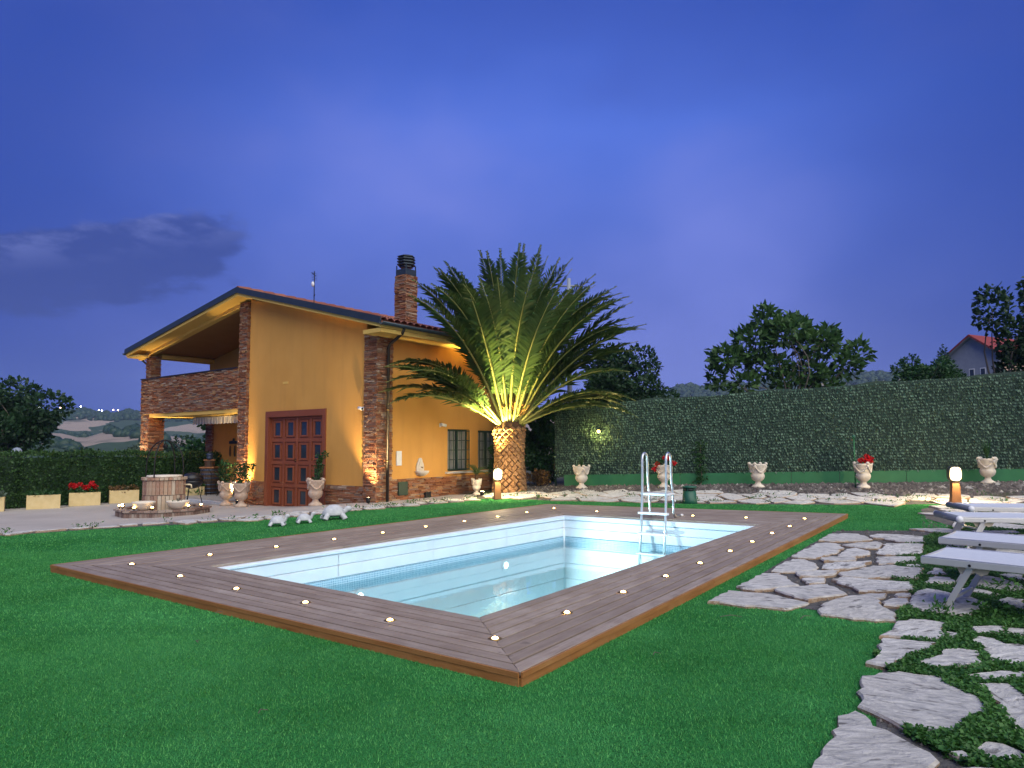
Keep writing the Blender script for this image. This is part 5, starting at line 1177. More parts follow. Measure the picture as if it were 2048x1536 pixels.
potplant('geranium', 'red geranium in the urn behind the pool ladder', *ut(1), tuft(150, .11, .17), .08, 'leaf_bush', [(.02, -.1, .24, .06), (.16, 0, .24, .055), (-.19, -.1, .07, .065), (-.25, -.05, -.06, .06), (.27, -.05, .09, .06)])
potplant('geranium', 'two round red blooms in the urn by the green stake', *ut(3), tuft(80, .10, .08), .07, 'leaf_bush', [(-.08, -.08, .12, .085), (.10, -.06, .15, .10)])
spikes('spiky_plant', 'upright spiky green plant in the urn at the right', *ut(4), 26, .55, .32, 'leaf_bush', .018)
sk = thing('irrigation_stake', 'thin light green irrigation stake beside the urn with two red blooms', 'stake', (8.66, 17.42, Gf(8.66, 17.42)))
MB().tube([(0, 0, 0), (0, 0, 1.28)], .014, 6).build('rod', 'green_board', sk, True); MB().lathe([(.03, 1.24), (.045, 1.27), (.045, 1.31), (.02, 1.33)], 10).build('sprinkler_head', 'green_plastic', sk, True); MB().tube([(-.03, 0, 1.2), (-.07, -.03, 1.2)], .012, 6).build('nozzle', 'brass', sk, True)
# urns by the house
def HU(u, v): x, y = H(u, v); return x, y
x, y = HU(1.88, -.42); urn('terracotta_urn', x, y, 'ornate weathered urn standing in front of the right door edge', .4, 'ornate urns by the villa')
dz_ = Gf(x, y)+.63
P = np.column_stack([rng.normal(0, .055, 330), rng.normal(0, .055, 330), rng.uniform(.0, .78, 330)]); P[:, 0] += .03+.16*(P[:, 2]/.78)**1.3+.03*np.sin(P[:, 2]*9)
potplant('climbing_plant', 'tall leaning green climber in the urn before the door', x, y, dz_, P, .075, 'leaf_bush', stems=[[(0, 0, -.05), (.02, 0, .25), (.10, 0, .5), (.19, 0, .8)], [(.03, 0, -.05), (.10, 0, .2), (.08, .02, .5), (.2, 0, .7)]])
x, y = HU(5.15, -.55); urn('terracotta_urn', x, y, 'ornate weathered urn right of the lit centre pillar', .1, 'ornate urns by the villa')
P = np.column_stack([rng.normal(0, .12, 420), rng.normal(0, .1, 420), rng.uniform(0, .62, 420)]); P[:60] = np.column_stack([rng.uniform(.08, .36, 60), rng.normal(0, .03, 60), .52+rng.normal(0, .05, 60)])
potplant('shrub_plant', 'leafy shrub with side shoot in the urn right of the centre pillar', x, y, Gf(x, y)+.63, P, .085, 'leaf_bush')
x, y = HU(6.0, -.52); urn('terracotta_urn', x, y, 'ornate weathered urn left of the lit centre pillar', .7, 'ornate urns by the villa')
potplant('shrub_plant', 'brightly lit leafy shrub in the urn left of the centre pillar', x, y, Gf(x, y)+.63, np.column_stack([rng.normal(-.05, .10, 360), rng.normal(0, .1, 360), rng.uniform(0, .70, 360)]), .085, 'leaf_bush')
x, y = -.99, 19.1; urn('small', x, y, 'small pale urn with a little palm between window and palm trunk', .3)
sp = thing('cycad', 'small feathery cycad palm in the small urn by the wall', 'plant', (x, y, Gf(x, y)+.42)); MB().tube([(0, 0, -.06), (0, 0, .18)], [.055, .05], 8).build('stem', 'palm_core', sp, True)
for k in range(14):
    a = k*.45*2+.2; th = R(rng.uniform(25, 70)); n_ = 9; pts = []; p = np.array([0, 0, .16]); L = .42
    for i in range(n_): t_ = i/(n_-1); aa = th-t_*1.0; pts.append(p.copy()); p = p+np.array([math.cos(a)*math.cos(aa), math.sin(a)*math.cos(aa), math.sin(aa)])*L/(n_-1)
    pts = np.array(pts); mb = MB(); mb.tube([tuple(q) for q in pts[::2]], .005, 4)
    for i in range(1, n_):
        for q in (0, .5):
            b = pts[i-1]*(1-q)+pts[i]*q; s_ = np.array([-math.sin(a), math.cos(a), 0]); d = (pts[i]-pts[i-1]); d /= np.linalg.norm(d)
            for sg in (-1, 1): tip = b+(s_*sg+d*.6)*.085; mb.add([tuple(b), tuple((b+tip)/2+d*.008), tuple(tip), tuple((b+tip)/2-d*.008)], [(0, 1, 2, 3)])
    mb.build('frond', 'leaf_palm', sp, recalc=False)
# planter boxes along the hedge
PL = [((-14.72, 19.35), 'ochre planter box cut by the left picture edge'), ((-13.75, 20.28), 'ochre planter box with green trailing plants left of the red flowers'), ((-13.15, 21.25), 'ochre planter box filled with red geraniums'), ((-12.45, 22.15), 'ochre planter box with dry reddish plants beside the well'), ((-11.05, 23.72), 'ochre planter box with lush greenery right of the well'), ((-11.75, 23.35), 'ochre planter box mostly hidden behind the well')]
for k, ((x, y), lab) in enumerate(PL):
    z = Gf(x, y)+.01; rz = R(33); o = thing('planter_box', lab, 'planter', (x, y, z), rz, 'ochre planter boxes along the hedge')
    mb = MB(); a, b = .41, .19
    mb.box(-a, a, -b, -b+.035, 0, .40); mb.box(-a, a, b-.035, b, 0, .40); mb.box(-a, -a+.035, -b+.035, b-.035, 0, .40); mb.box(a-.035, a, -b+.035, b-.035, 0, .40); mb.box(-a+.035, a-.035, -b+.035, b-.035, 0, .05)
    mb.build('trough', 'planter_concrete', o); MB().box(-a+.035, a-.035, -b+.035, b-.035, .052, .35).build('soil', 'potting_soil', o)
    def spread(n, h, w=.4): 
        q = np.column_stack([rng.uniform(-w, w, n), rng.normal(0, .11, n), rng.uniform(.36, .36+h, n)-.36]); c_, s_ = math.cos(rz), math.sin(rz); return np.column_stack([q[:, 0]*c_-q[:, 1]*s_, q[:, 0]*s_+q[:, 1]*c_, q[:, 2]])
    zz = z+.37
    if k == 0: potplant('dusty_miller', 'silvery leafed plant in the planter at the left edge', x, y, zz, spread(260, .16), .09, 'leaf_olive')
    if k == 1: potplant('trailing_plant', 'low green trailing plant in the planter left of the red flowers', x, y, zz, spread(420, .12), .08, 'leaf_bush')
    if k == 2: potplant('geranium', 'bright red geraniums in full bloom in the planter by the hedge', x, y, zz, spread(380, .17), .08, 'leaf_bush', [(*spread(1, .02)[0][:2], rng.uniform(.14, .30), rng.uniform(.055, .08)) for _ in range(14)])
    if k == 3: potplant('dry_plant', 'reddish half withered plant in the planter beside the well', x, y, zz, spread(200, .16), .08, 'leaf_dry')
    if k == 4: potplant('leafy_plant', 'lush green plant overflowing the planter right of the well', x, y, zz, np.vstack([spread(420, .22), spread(90, .1)-np.array([0, .15, .18])]), .10, 'leaf_cover', [(.12, 0, .24, .03)])

# ---- globe lamp post in front of the hedge
gl_ = thing('globe_lamp_post', 'unlit clear globe lamp on a thin dark post before the hedge', 'lamp post', (-15.05, 21.25-.35, Gf(-15.05, 20.9)))
MB().tube([(0, 0, 0), (0, 0, 1.50)], .022, 8).lathe([(.07, 0), (.07, .03), (.03, .06)], 12).build('post', 'iron', gl_, True); MB().lathe([(.05, 1.48), (.06, 1.52), (.05, 1.54)], 12).build('collar', 'iron', gl_, True)
MB().ell((0, 0, 1.66), (.14, .14, .14), 20, 14).build('globe', 'globe_glass', gl_, True); MB().ell((0, 0, 1.62), (.025, .025, .05)).build('bulb', 'white_plastic', gl_, True)

# ================================================================== WELL
WX, WY = -9.15, 18.15; WZ0 = Gf(WX, WY)
well = thing('garden_well', 'round garden well of upright bricks with iron arches on a brick plinth', 'well', (WX, WY, WZ0), R(20))
well.scale = (1, 1, 1.10)
MB().lathe([(1.10, -.1), (1.10, .12)], 8).build('plinth', 'mortar', well)
sb = MB()
for k in range(8):
    a0, a1 = 2*math.pi*k/8, 2*math.pi*(k+1)/8; p0, p1 = np.array([math.cos(a0), math.sin(a0)])*1.10, np.array([math.cos(a1), math.sin(a1)])*1.10; L = np.linalg.norm(p1-p0); d = (p1-p0)/L; n_ = np.array([d[1], -d[0]]); m_ = 13
    for q in range(m_):
        c = p0+d*L*(q+.5)/m_; r_ = rng.uniform(-.004, .006); h_ = .10+rng.uniform(-.004, .004)
        cs = [c-d*L/m_*.44+n_*(.002), c+d*L/m_*.44+n_*.002, c+d*L/m_*.44+n_*(.02+r_), c-d*L/m_*.44+n_*(.02+r_)]
        sb.prism([tuple(x_) for x_ in cs], -.06, h_)
sb.build('plinth_bricks', 'small_brick', well, kind='stuff')
sb = MB()
for k in range(8):
    a0, a1 = 2*math.pi*k/8, 2*math.pi*(k+1)/8; p0, p1 = np.array([math.cos(a0), math.sin(a0)]), np.array([math.cos(a1), math.sin(a1)])
    for q in range(5):
        f0, f1 = q/5+.006, (q+1)/5-.006; o0, o1, i1, i0 = (p0+(p1-p0)*f0)*1.16, (p0+(p1-p0)*f1)*1.16, (p0+(p1-p0)*f1)*.92, (p0+(p1-p0)*f0)*.92; sb.prism([tuple(o0), tuple(o1), tuple(i1), tuple(i0)], .122, .165+rng.uniform(-.004, .004))
sb.build('plinth_capping', 'small_brick', well, kind='stuff')
MB().lathe([(.47, .12), (.47, .86)], 36).build('shaft', 'mortar', well, True)
NBK = 34; bk = MB().box(.455, .505, -.041, .041, -.165, .165).mesh('brick', 'well_brick')
for r_ in range(2):
    for k in range(NBK): addobj('brick', bk, well, (0, 0, .30+r_*.345+rng.normal(0, .003)), (0, 0, 2*math.pi*(k+.5*r_)/NBK), (1+rng.uniform(-.006, .012), 1, 1))
cb_ = MB().box(.40, .545, -.046, .046, 0, .06).mesh('rim_brick', 'well_brick')
for k in range(NBK-2): addobj('rim_brick', cb_, well, (0, 0, .825), (0, 0, 2*math.pi*k/(NBK-2)))
MB().lathe([(.42, .888), (.43, .90), (.42, .93), (.05, .94)], 32).build('lid', 'pale_stone', well, True)
for a in (R(-22), R(68)):
    pts = [(math.cos(a)*.50*math.cos(t_), math.sin(a)*.50*math.cos(t_), .86+.18+.72*math.sin(t_)**.8) for t_ in np.linspace(0.0, math.pi, 22)]
    pts = [(pts[0][0], pts[0][1], .80)]+pts+[(pts[-1][0], pts[-1][1], .80)]
    MB().tube(pts, .016, 8).build('arch', 'iron', well, True)
MB().tube([(0, 0, 1.78), (0, 0, 1.66)], .01, 6).build('hook', 'iron', well, True); MB().lathe([(.06, -.02), (.045, 0), (.06, .02)], 14).build('pulley', 'iron', well, True, loc=(0, 0, 1.62), rot=(R(90), 0, 0))
MB().tube([(.48, -.12, .70), (.62, -.18, .70), (.66, -.2, .69), (.67, -.2, .62)], .02, 8).build('spout', 'cream_plastic', well, True)
for (dx, dy, lab) in ((-.10, -.80, 'pale stone bowl lit by a spotlight on the well plinth'), (.62, -.52, 'pale stone bowl with a seedling right of the well shaft')):
    bx, by = WX+dx, WY+dy; o = thing('stone_bowl', lab, 'bowl', (bx, by, WZ0+.186), 0, 'stone bowls on the well plinth')
    MB().lathe([(.12, 0), (.15, .03), (.22, .09), (.255, .16), (.27, .18), (.27, .21), (.25, .21), (.22, .15)], 24).build('bowl_body', 'pale_stone', o, True); MB().lathe([(.225, .17), (.02, .18)], 20).build('soil', 'potting_soil', o, True)
    if dx > 0: potplant('seedling', 'tiny green seedling in the bowl right of the well shaft', bx, by, WZ0+.34, tuft(26, .06, .08), .06, 'leaf_bush')
SP = [(-1.02, -.10, 'far left'), (-.92, -.42, 'second from left'), (-.78, -.52, 'third from left'), (-.22, -1.02, 'in front of the left bowl'), (.22, -1.0, 'between the two bowls'), (.88, -.50, 'right of the right bowl'), (1.06, -.18, 'far right')]
for k, (dx, dy, wh) in enumerate(SP):
    o = thing('mini_spotlight', 'small glowing spotlight on the well plinth, %s' % wh, 'spotlight', (WX+dx, WY+dy, WZ0+.184), math.atan2(-dy, -dx), 'small spotlights on the well plinth')
    MB().tube([(0, 0, 0), (0, 0, .04)], .012, 6).build('stem', 'iron', o); MB().tube([(-.03, 0, .05), (.04, 0, .075)], [.026, .034], 10).build('housing', 'brass', o, True); MB().ell((.0, 0, .082), (.036, .032, .026), 10, 6).build('lens', 'deck_lens', o, True)
    if k in (3, 5): lamp('bowl_light', 'SPOT', o, (.06 if k == 3 else .02, 0, .09), 90, WARM, (1, 0, .25), .02, 75, .6)

# ---- barbecue, barrel with press, iron table and chairs in the porch
bb = thing('kettle_barbecue', 'dark domed kettle barbecue half hidden behind the well', 'barbecue', (-9.55, 20.6, Gf(-9.55, 20.6)))
MB().lathe([(.06, .52), (.22, .58), (.29, .70), (.30, .76)], 24).build('bowl', 'black_plastic', bb, True); MB().lathe([(.305, .765), (.28, .88), (.20, .96), (.05, 1.0)], 24).build('lid', 'black_plastic', bb, True)
for k in range(3): a = k*2.09+.4; MB().tube([(.16*math.cos(a), .16*math.sin(a), .60), (.30*math.cos(a), .30*math.sin(a), 0)], .012, 6).build('leg', 'iron', bb, True)
x, y = H(9.95, 1.15)
ba = thing('wine_barrel', 'old dark wine barrel with blue grey hoops in the porch', 'barrel', (x, y, -.27))
MB().lathe([(.27, 0), (.32, .2), (.345, .45), (.32, .70), (.27, .90), (.25, .90), (.24, .86), (.02, .86)], 26).build('staves', 'barrel_wood', ba, True)
for z, r_ in ((.06, .292), (.20, .326), (.34, .342), (.56, .342), (.70, .326), (.84, .292)): MB().lathe([(r_, z-.022), (r_+.006, z-.018), (r_+.006, z+.018), (r_, z+.022)], 26, cap=False).build('hoop', 'barrel_hoop', ba, True)
pr = thing('fruit_press', 'small wooden fruit press with dark screw standing on the barrel', 'press', (x, y, .632))
MB().box(-.26, .26, -.22, .22, 0, .05).build('base', 'orange_wood', pr, bevel=.006); MB().lathe([(.17, .05), (.17, .26)], 12).build('basket', 'barrel_wood', pr); MB().box(-.20, .20, -.04, .04, .26, .31).build('press_beam', 'orange_wood', pr); MB().lathe([(.10, .31), (.11, .38), (.09, .44), (.12, .46), (.12, .50), (.04, .55)], 14).build('press_head', 'barrel_hoop', pr, True)
x, y = H(8.6, 1.0)
ta = thing('iron_table', 'dark wrought iron table in the porch', 'table', (x, y, -.27), .3)
MB().lathe([(.45, .70), (.46, .715), (.45, .73)], 28).build('table_top', 'iron', ta)
for k in range(4): a = k*1.571+.4; MB().tube([(.12*math.cos(a), .12*math.sin(a), .70), (.10*math.cos(a), .10*math.sin(a), .35), (.30*math.cos(a), .30*math.sin(a), 0)], .012, 6).build('leg', 'iron', ta, True)
def iron_chair(u, v, rz, lab):
    x, y = H(u, v); o = thing('iron_chair', lab, 'chair', (x, y, -.27), rz, 'iron chairs in the porch')
    s = MB().tube([(.2*math.cos(t_), .2*math.sin(t_), .45) for t_ in np.linspace(0, 2*math.pi, 17)], .010, 5)
    for k in range(5): s.tube([(-.18, -.12+k*.06, .45), (.18, -.12+k*.06, .45)], .005, 4)
    s.build('seat', 'iron', o)
    for dx, dy in ((-.15, -.15), (.15, -.15), (.15, .15), (-.15, .15)): MB().tube([(dx, dy, .45), (dx*1.15, dy*1.15, 0)], .009, 5).build('leg', 'iron', o)
    b = MB().tube([(-.17, .17, .45), (-.18, .21, .75), (-.10, .23, .88), (0, .235, .91), (.10, .23, .88), (.18, .21, .75), (.17, .17, .45)], .010, 5)
    for k in range(4): b.tube([(-.10+k*.066, .18, .46), (-.10+k*.066, .23, .87)], .006, 4)
    b.build('backrest', 'iron', o)
iron_chair(9.25, .75, .9, 'wrought iron chair left of the table near the barrel'); iron_chair(7.9, .7, -.6, 'wrought iron chair right of the table near the urns'); iron_chair(8.6, 1.75, .1, 'wrought iron chair behind the table by the porch wall')

# ================================================================== STONE TURTLES
def turtle(x, y, s, rz, lab, rough=0):
    o = thing('turtle_statue', lab, 'statue', (x, y, Gf(x, y)+.035), rz, 'white stone turtles on the lawn')
    b = MB(); b.ell((0, 0, .095*s), (.20*s, .15*s, .06*s), 16, 8)
    hz = .25*s if not rough else .17*s
    b.tube([(.13*s, 0, .10*s), (.21*s, 0, .14*s), (.25*s, 0, hz)], [.055*s, .048*s, .05*s], 10); b.ell((.275*s, 0, hz+.015*s), (.075*s, .056*s, .055*s), 12, 8)
    for sx_ in (-1, 1):
        for sy_ in (-1, 1): b.tube([(sx_*.12*s, sy_*.09*s, .09*s), (sx_*.165*s, sy_*.15*s, .05*s), (sx_*.19*s, sy_*.17*s, .0)], [.055*s, .05*s, .055*s], 8)
    b.tube([(-.18*s, 0, .09*s), (-.25*s, 0, .05*s)], [.03*s, .01*s], 6)
    bo = b.build('body', 'white_stone', o, True); rm = bo.modifiers.new('remesh', 'REMESH'); rm.mode = 'VOXEL'; rm.voxel_size = .013*s; sm = bo.modifiers.new('smooth', 'SMOOTH'); sm.iterations = 4; rm.use_smooth_shade = True
    sh = MB(); sh.lathe([(.215*s, .075*s), (.222*s, .095*s), (.205*s, .145*s), (.165*s, .21*s), (.10*s, .255*s), (.03*s, .27*s)], 20, (0, 0, 0), lambda a, i: (1-.16*abs(math.sin(a)))*(1+.018*math.cos(7*a+i*2.2))).build('shell', 'white_stone', o, True)
turtle(-4.15, 12.23, .62, R(12), 'small white stone turtle with raised head, leftmost of three'); turtle(-3.81, 12.66, .60, R(20), 'small white stone turtle in the middle of three'); turtle(-3.42, 13.25, 1.0, R(25), 'big white stone turtle, largest of three on the lawn', 1)

# ================================================================== BOLLARD LAMPS, UPLIGHTS, VENT
def rrect(w, h, r, n=5):
    out = []
    for cx, cz, a0 in ((w/2-r, h/2-r, 0), (-w/2+r, h/2-r, 90), (-w/2+r, -h/2+r, 180), (w/2-r, -h/2+r, 270)):
        for q in np.linspace(0, 90, n): out.append((cx+r*math.cos(R(a0+q)), cz+r*math.sin(R(a0+q))))
    return out
def bollard(x, y, rz, s, lab):
    z = Gf(x, y)+.01; o = thing('bollard_lamp', lab, 'lamp', (x, y, z), rz, 'lit bollard lamps'); h = .50*s
    mb = MB(); w0, w1 = .095*s, .07*s
    mb.add([(-w0, -w0, 0), (w0, -w0, 0), (w0, w0, 0), (-w0, w0, 0), (-w1, -w1, h), (w1, -w1, h), (w1, w1, h), (-w1, w1, h)], [(0, 3, 2, 1), (4, 5, 6, 7), (0, 1, 5, 4), (1, 2, 6, 5), (2, 3, 7, 6), (3, 0, 4, 7)]); mb.build('post', 'post_brown', o, bevel=.008)
    MB().box(-.11*s, .11*s, -.11*s, .11*s, -.02, .02).build('foot', 'iron', o, bevel=.004)
    cz = h+.155*s; W, Hh = .25*s, .33*s; outer, inner = rrect(W, Hh, .095*s), rrect(W-.075*s, Hh-.075*s, .065*s); n_ = len(outer); fr = MB(); yy = .085*s
    vs_ = [(a, -yy, cz+b) for a, b in outer]+[(a, -yy, cz+b) for a, b in inner]+[(a, yy, cz+b) for a, b in outer]+[(a, yy, cz+b) for a, b in inner]
    fs = [(i, (i+1) % n_, n_+(i+1) % n_, n_+i) for i in range(n_)]+[(2*n_+i, 3*n_+i, 3*n_+(i+1) % n_, 2*n_+(i+1) % n_) for i in range(n_)]+[(i, 2*n_+i, 2*n_+(i+1) % n_, (i+1) % n_) for i in range(n_)]+[(n_+i, n_+(i+1) % n_, 3*n_+(i+1) % n_, 3*n_+i) for i in range(n_)]
    fr.add(vs_, fs); fr.build('lantern_frame', 'lamp_frame', o, True)
    MB().prism([(a, cz+b) for a, b in rrect(W-.078*s, Hh-.078*s, .063*s)], -yy+.012*s, yy-.012*s, 'y').build('glass', 'lamp_glass', o, bevel=.012)
    for sy_ in (-1, 1): lamp('bollard_light', 'POINT', o, (0, sy_*(yy+.05*s), cz), 100.0, WARM, size=.05)
bollard(-.38, 17.62, R(10), .98, 'lit bollard lamp on a brown post in front of the palm'); bollard(9.5, 14.82, R(-15), 1.0, 'lit bollard lamp on a brown post behind the sun loungers')
def uplight(x, y, aim, energy, spot, lab, col=WARM, size=1.0):
    z = Gf(x, y)+.01; d = Vector(aim).normalized(); o = thing('uplight', lab, 'spotlight', (x, y, z), 0, 'garden uplights'); c = Vector((0, 0, .09*size))
    MB().tube([(0, 0, 0), (0, 0, .06*size)], .012, 6).build('stake', 'iron', o); MB().tube([tuple(c-d*.06*size), tuple(c+d*.05*size)], [.045*size, .062*size], 14).build('housing', 'iron', o, True)
    MB().tube([tuple(c+d*.048*size), tuple(c+d*.056*size)], .052*size, 14).build('lens', 'spot_lens', o, True)
    lamp('uplight_beam', 'SPOT', o, tuple(c+d*.075*size), energy, col, tuple(d), .03, spot, .8)
YEL = (1.0, .80, .28)
uplight(-.80, 18.30, (.44, .56, 3.6), 5200, 50, 'bright ground spotlight lighting the palm crown', YEL)
x, y = -3.53, 16.93; uplight(x, y, (-.05, .60, 1.05), 620, 56, 'ground spotlight at the foot of the corner pillar')
x, y = -8.12, 20.42; uplight(x, y, (-.14, .60, 1.05), 800, 74, 'ground spotlight between the urns lighting the centre pillar')
x, y = H(12.20, -.75); uplight(x, y, (.40, .53, 1.2), 1300, 66, 'ground spotlight behind the well lighting the left pillar')
ve = thing('vent_bollard', 'dark green plastic vent bollard with black slot by the stone path', 'vent', (4.07, 15.88, Gf(4.07, 15.88)))
MB().lathe([(.185, 0), (.16, .10), (.145, .31)], 24).build('body', 'green_plastic', ve, True); MB().lathe([(.130, .31), (.130, .375)], 24).build('slot', 'black_plastic', ve, True); MB().lathe([(.145, .372), (.165, .385), (.165, .41), (.06, .425)], 24).build('cap', 'green_plastic', ve, True)
for k in range(6): a = k*1.047; MB().box(-.008, .008, -.006, .006, .312, .374).build('rib', 'green_plastic', ve, loc=(.138*math.cos(a), .138*math.sin(a), 0), rot=(0, 0, a))

# ================================================================== SUN LOUNGERS
def lounger(px, py, ang, lab, roll):
    """near left corner of the top at px, py; x runs along the bed"""
    gz = Gf(px, py)+.035; o = thing('sun_lounger', lab, 'sun lounger', (px, py, gz), ang, 'aluminium sun loungers on the flagstones'); L, W, T = 1.95, .70, .425-.008*px*0
    x0 = .10 if roll else 0
    for a, b, c, d in ((x0, L, 0, .028), (x0, L, W-.028, W)): MB().box(a, b, c, d, T-.055, T).build('side_rail', 'satin_alu', o, bevel=.006)
    MB().box(L-.028, L, .029, W-.029, T-.065, T).build('end_rail', 'satin_alu', o, bevel=.006)
    if not roll: MB().box(0, .028, .029, W-.029, T-.065, T).build('end_rail', 'satin_alu', o, bevel=.006)
    else:
        MB().tube([(.06, -.005, T-.02), (.06, W+.005, T-.02)], .042, 14).build('head_roll', 'grey_plastic', o, True)
        for yy in (-.02, W+.02): MB().ell((.06, yy, T-.02), (.042, .03, .042), 12, 8).build('roll_cap', 'white_plastic', o, True)
    m_ = 16; vs_ = []
    for i in range(m_+1):
        for j in range(5): u_, v_ = i/m_, j/4; vs_.append((x0+.02+(L-x0-.04)*u_, .02+(W-.04)*v_, T+.003-.012*math.sin(math.pi*v_)))
    MB().add(vs_, [(5*i+j, 5*i+5+j, 5*i+6+j, 5*i+1+j) for i in range(m_) for j in range(4)]).build('mesh_fabric', 'bed_mesh', o, True)
    for yy in (.0, W): MB().tube([(x0+.01, yy+(.006 if yy == 0 else -.006), T+.003), (L-.01, yy+(.006 if yy == 0 else -.006), T+.003)], .006, 6).build('piping', 'white_plastic', o, True)
    for xb, ln in ((.34, -.20), (1.55, .20)):
        for yy in (.045, W-.045): MB().bar((xb, yy, T-.05), (xb+ln, yy, 0), .022, .045, (1, 0, 0)).build('leg', 'satin_alu', o, bevel=.004)
        MB().bar((xb+ln*.72, .056, T*.26), (xb+ln*.72, W-.056, T*.26), .03, .022).build('cross_bar', 'satin_alu', o, bevel=.003); MB().tube([(xb, .04, T-.09), (xb, W-.04, T-.09)], .010, 6).build('pivot_rod', 'satin_alu', o, True)
        for yy in (.060, W-.072): MB().prism([(xb-.10, T-.066), (xb+.12, T-.066), (xb+.10, T-.10), (xb+.06, T-.115), (xb+.02, T-.095), (xb-.03, T-.125), (xb-.08, T-.11)], yy, yy+.012, 'y').build('pivot_plate', 'cream_plastic', o)
        MB().tube([(xb, -.004, T-.035), (xb, .002, T-.035)], .011, 10).build('screw', 'iron', o)
A1 = math.atan2(-.72, .69); A2 = math.atan2(-.22, .97)
lounger(3.32, 5.66, A1, 'nearest aluminium sun lounger with blue grey mesh', False); lounger(4.12, 6.72, A1+.03, 'second nearest aluminium sun lounger, just behind the nearest one', False)
lounger(5.38, 8.45, A2, 'sun lounger with round head roll, third from the front', True); lounger(6.36, 9.70, A2+.04, 'farthest sun lounger with round head roll, closest to the bollard', True)
# a few fallen twigs and dry leaves on the turf
for k, (x, y, L, a) in enumerate([(1.62, 5.45, .16, -.1), (2.2, 5.35, .14, .6), (-2.45, 5.75, .06, .4), (-1.3, 3.6, .05, 1.0), (.9, 4.5, .05, .5), (-2.2, 4.9, .04, 2.0)]):
    o = tag(MB().tube([(0, 0, 0), (L*.5, .015, .01), (L, -.01, .004)], [.003, .003, .0015], 4).build('fallen_twig', 'bark', loc=(x, y, Gf(x, y)+.05), rot=(0, 0, a)), ['thin pale twig on the grass near the deck and flagstones', 'dry twig on the grass below the flagstone corner', 'dry leaf stalk on the grass by the front left deck edge', 'tiny dry stalk on the front lawn left of centre', 'tiny dry stalk on the grass by the front deck corner', 'tiny pale stalk on the lawn left of the deck front'][k], 'twig')

# ================================================================== FAR HOUSE, HILLS AND TOWN LIGHTS
fh = thing('far_house', 'grey gabled house with red roof on the hill beyond the fence', 'house', (48.0, 71.0, 4.6), R(-64))
W2, D2, Hh = 2.55, 9.0, 6.0; gh = 1.9
MB().prism([(-W2, 0), (W2, 0), (W2, Hh), (0, Hh+gh), (-W2, Hh)], 0, .3, 'y').build('gable_wall', 'grey_wall', fh); MB().box(W2-.3, W2, .301, D2, 0, Hh).build('side_wall', 'peach_wall', fh); MB().box(-W2, -W2+.3, .301, D2, 0, Hh).build('side_wall', 'grey_wall', fh)
for sg in (-1, 1):
    mb = MB(); ex = sg*(W2+.5); ez = Hh-.5*gh/W2; mb.prism([(0, Hh+gh+.02), (ex, ez+.02), (ex, ez+.22), (0, Hh+gh+.25)], -.6, D2+.4, 'y'); mb.build('roof', 'red_roof', fh)
    MB().prism([(sg*.01, Hh+gh-.02), (ex, ez-.02), (ex, ez+.02), (sg*.01, Hh+gh+.019)], -.55, -.02, 'y').build('soffit', 'grey_wall', fh)
for x in (-.15, .95): wd = MB().box(x-.28, x+.28, -.03, .05, 2.6, 4.6).build('window', 'white_paint', fh); MB().box(x-.20, x+.20, -.04, -.031, 2.7, 4.5).build('pane', 'door_glass', wd)
MB().box(W2, W2+.03, 3.0, 3.9, 3.0, 4.6).build('window', 'white_paint', fh)
t = NT('fields'); tcn = t.node('ShaderNodeTexCoord'); vo = t.node('ShaderNodeTexVoronoi'); mpn = t.node('ShaderNodeMapping'); t.l.new(tcn.outputs['Object'], mpn.inputs[0]); mpn.inputs['Scale'].default_value = (.013, .0075, 0)
nzv = t.node('ShaderNodeTexNoise'); t.l.new(mpn.outputs[0], nzv.inputs['Vector']); nzv.inputs['Scale'].default_value = 2.0; ad_ = t.node('ShaderNodeMixRGB'); ad_.inputs[0].default_value = .28; t.l.new(mpn.outputs[0], ad_.inputs[1]); t.l.new(nzv.outputs['Color'], ad_.inputs[2])
t.l.new(ad_.outputs[0], vo.inputs['Vector']); vo.inputs['Scale'].default_value = 1.0; sx = t.node('ShaderNodeSeparateXYZ'); t.l.new(vo.outputs['Color'], sx.inputs[0])
n3 = t.noise(tcn.outputs['Object'], .03, 4); col = t.ramp(sx.outputs[0], (0, (.30, .24, .19)), (.30, (.34, .27, .21)), (.42, (.045, .075, .04)), (.62, (.07, .10, .05)), (.78, (.26, .21, .15)), (1, (.035, .055, .035)))
t.n[-1].color_ramp.interpolation = 'CONSTANT'; col = t.mix(t.rng(n3, .55, .7), col, (.03, .05, .03)); t.fin(col, .95, 0, .1)
for nd in t.n:
    if nd.type == 'VALTORGB': nd.color_ramp.interpolation = 'CONSTANT'
AZS = np.linspace(R(-62), R(62), 260); RS = np.array([74, 90, 110, 140, 180, 230, 290, 350, 400, 450, 500, 560, 640, 740, 840, 920, 1000, 1150, 1400])
def ridge_el(az):  # elevation angle of the skyline by direction
    d = np.degrees(az); return np.interp(d, [-62, -40, -32, -24, -10, 8, 14, 22, 30, 36, 62], [2.1, 2.25, 2.35, 2.3, 2.5, 3.0, 4.55, 4.75, 5.2, 5.4, 5.6])+.10*np.sin(d*1.9)+.06*np.sin(d*4.7+1)
def mid_el(az): d = np.degrees(az); return np.interp(d, [-62, -45, -36, -30, -24, 0, 20, 62], [1.0, 1.1, 1.25, 1.35, .9, .8, 2.5, 3.0])+.28*np.sin(d*.85+.6)+.10*np.sin(d*2.6)
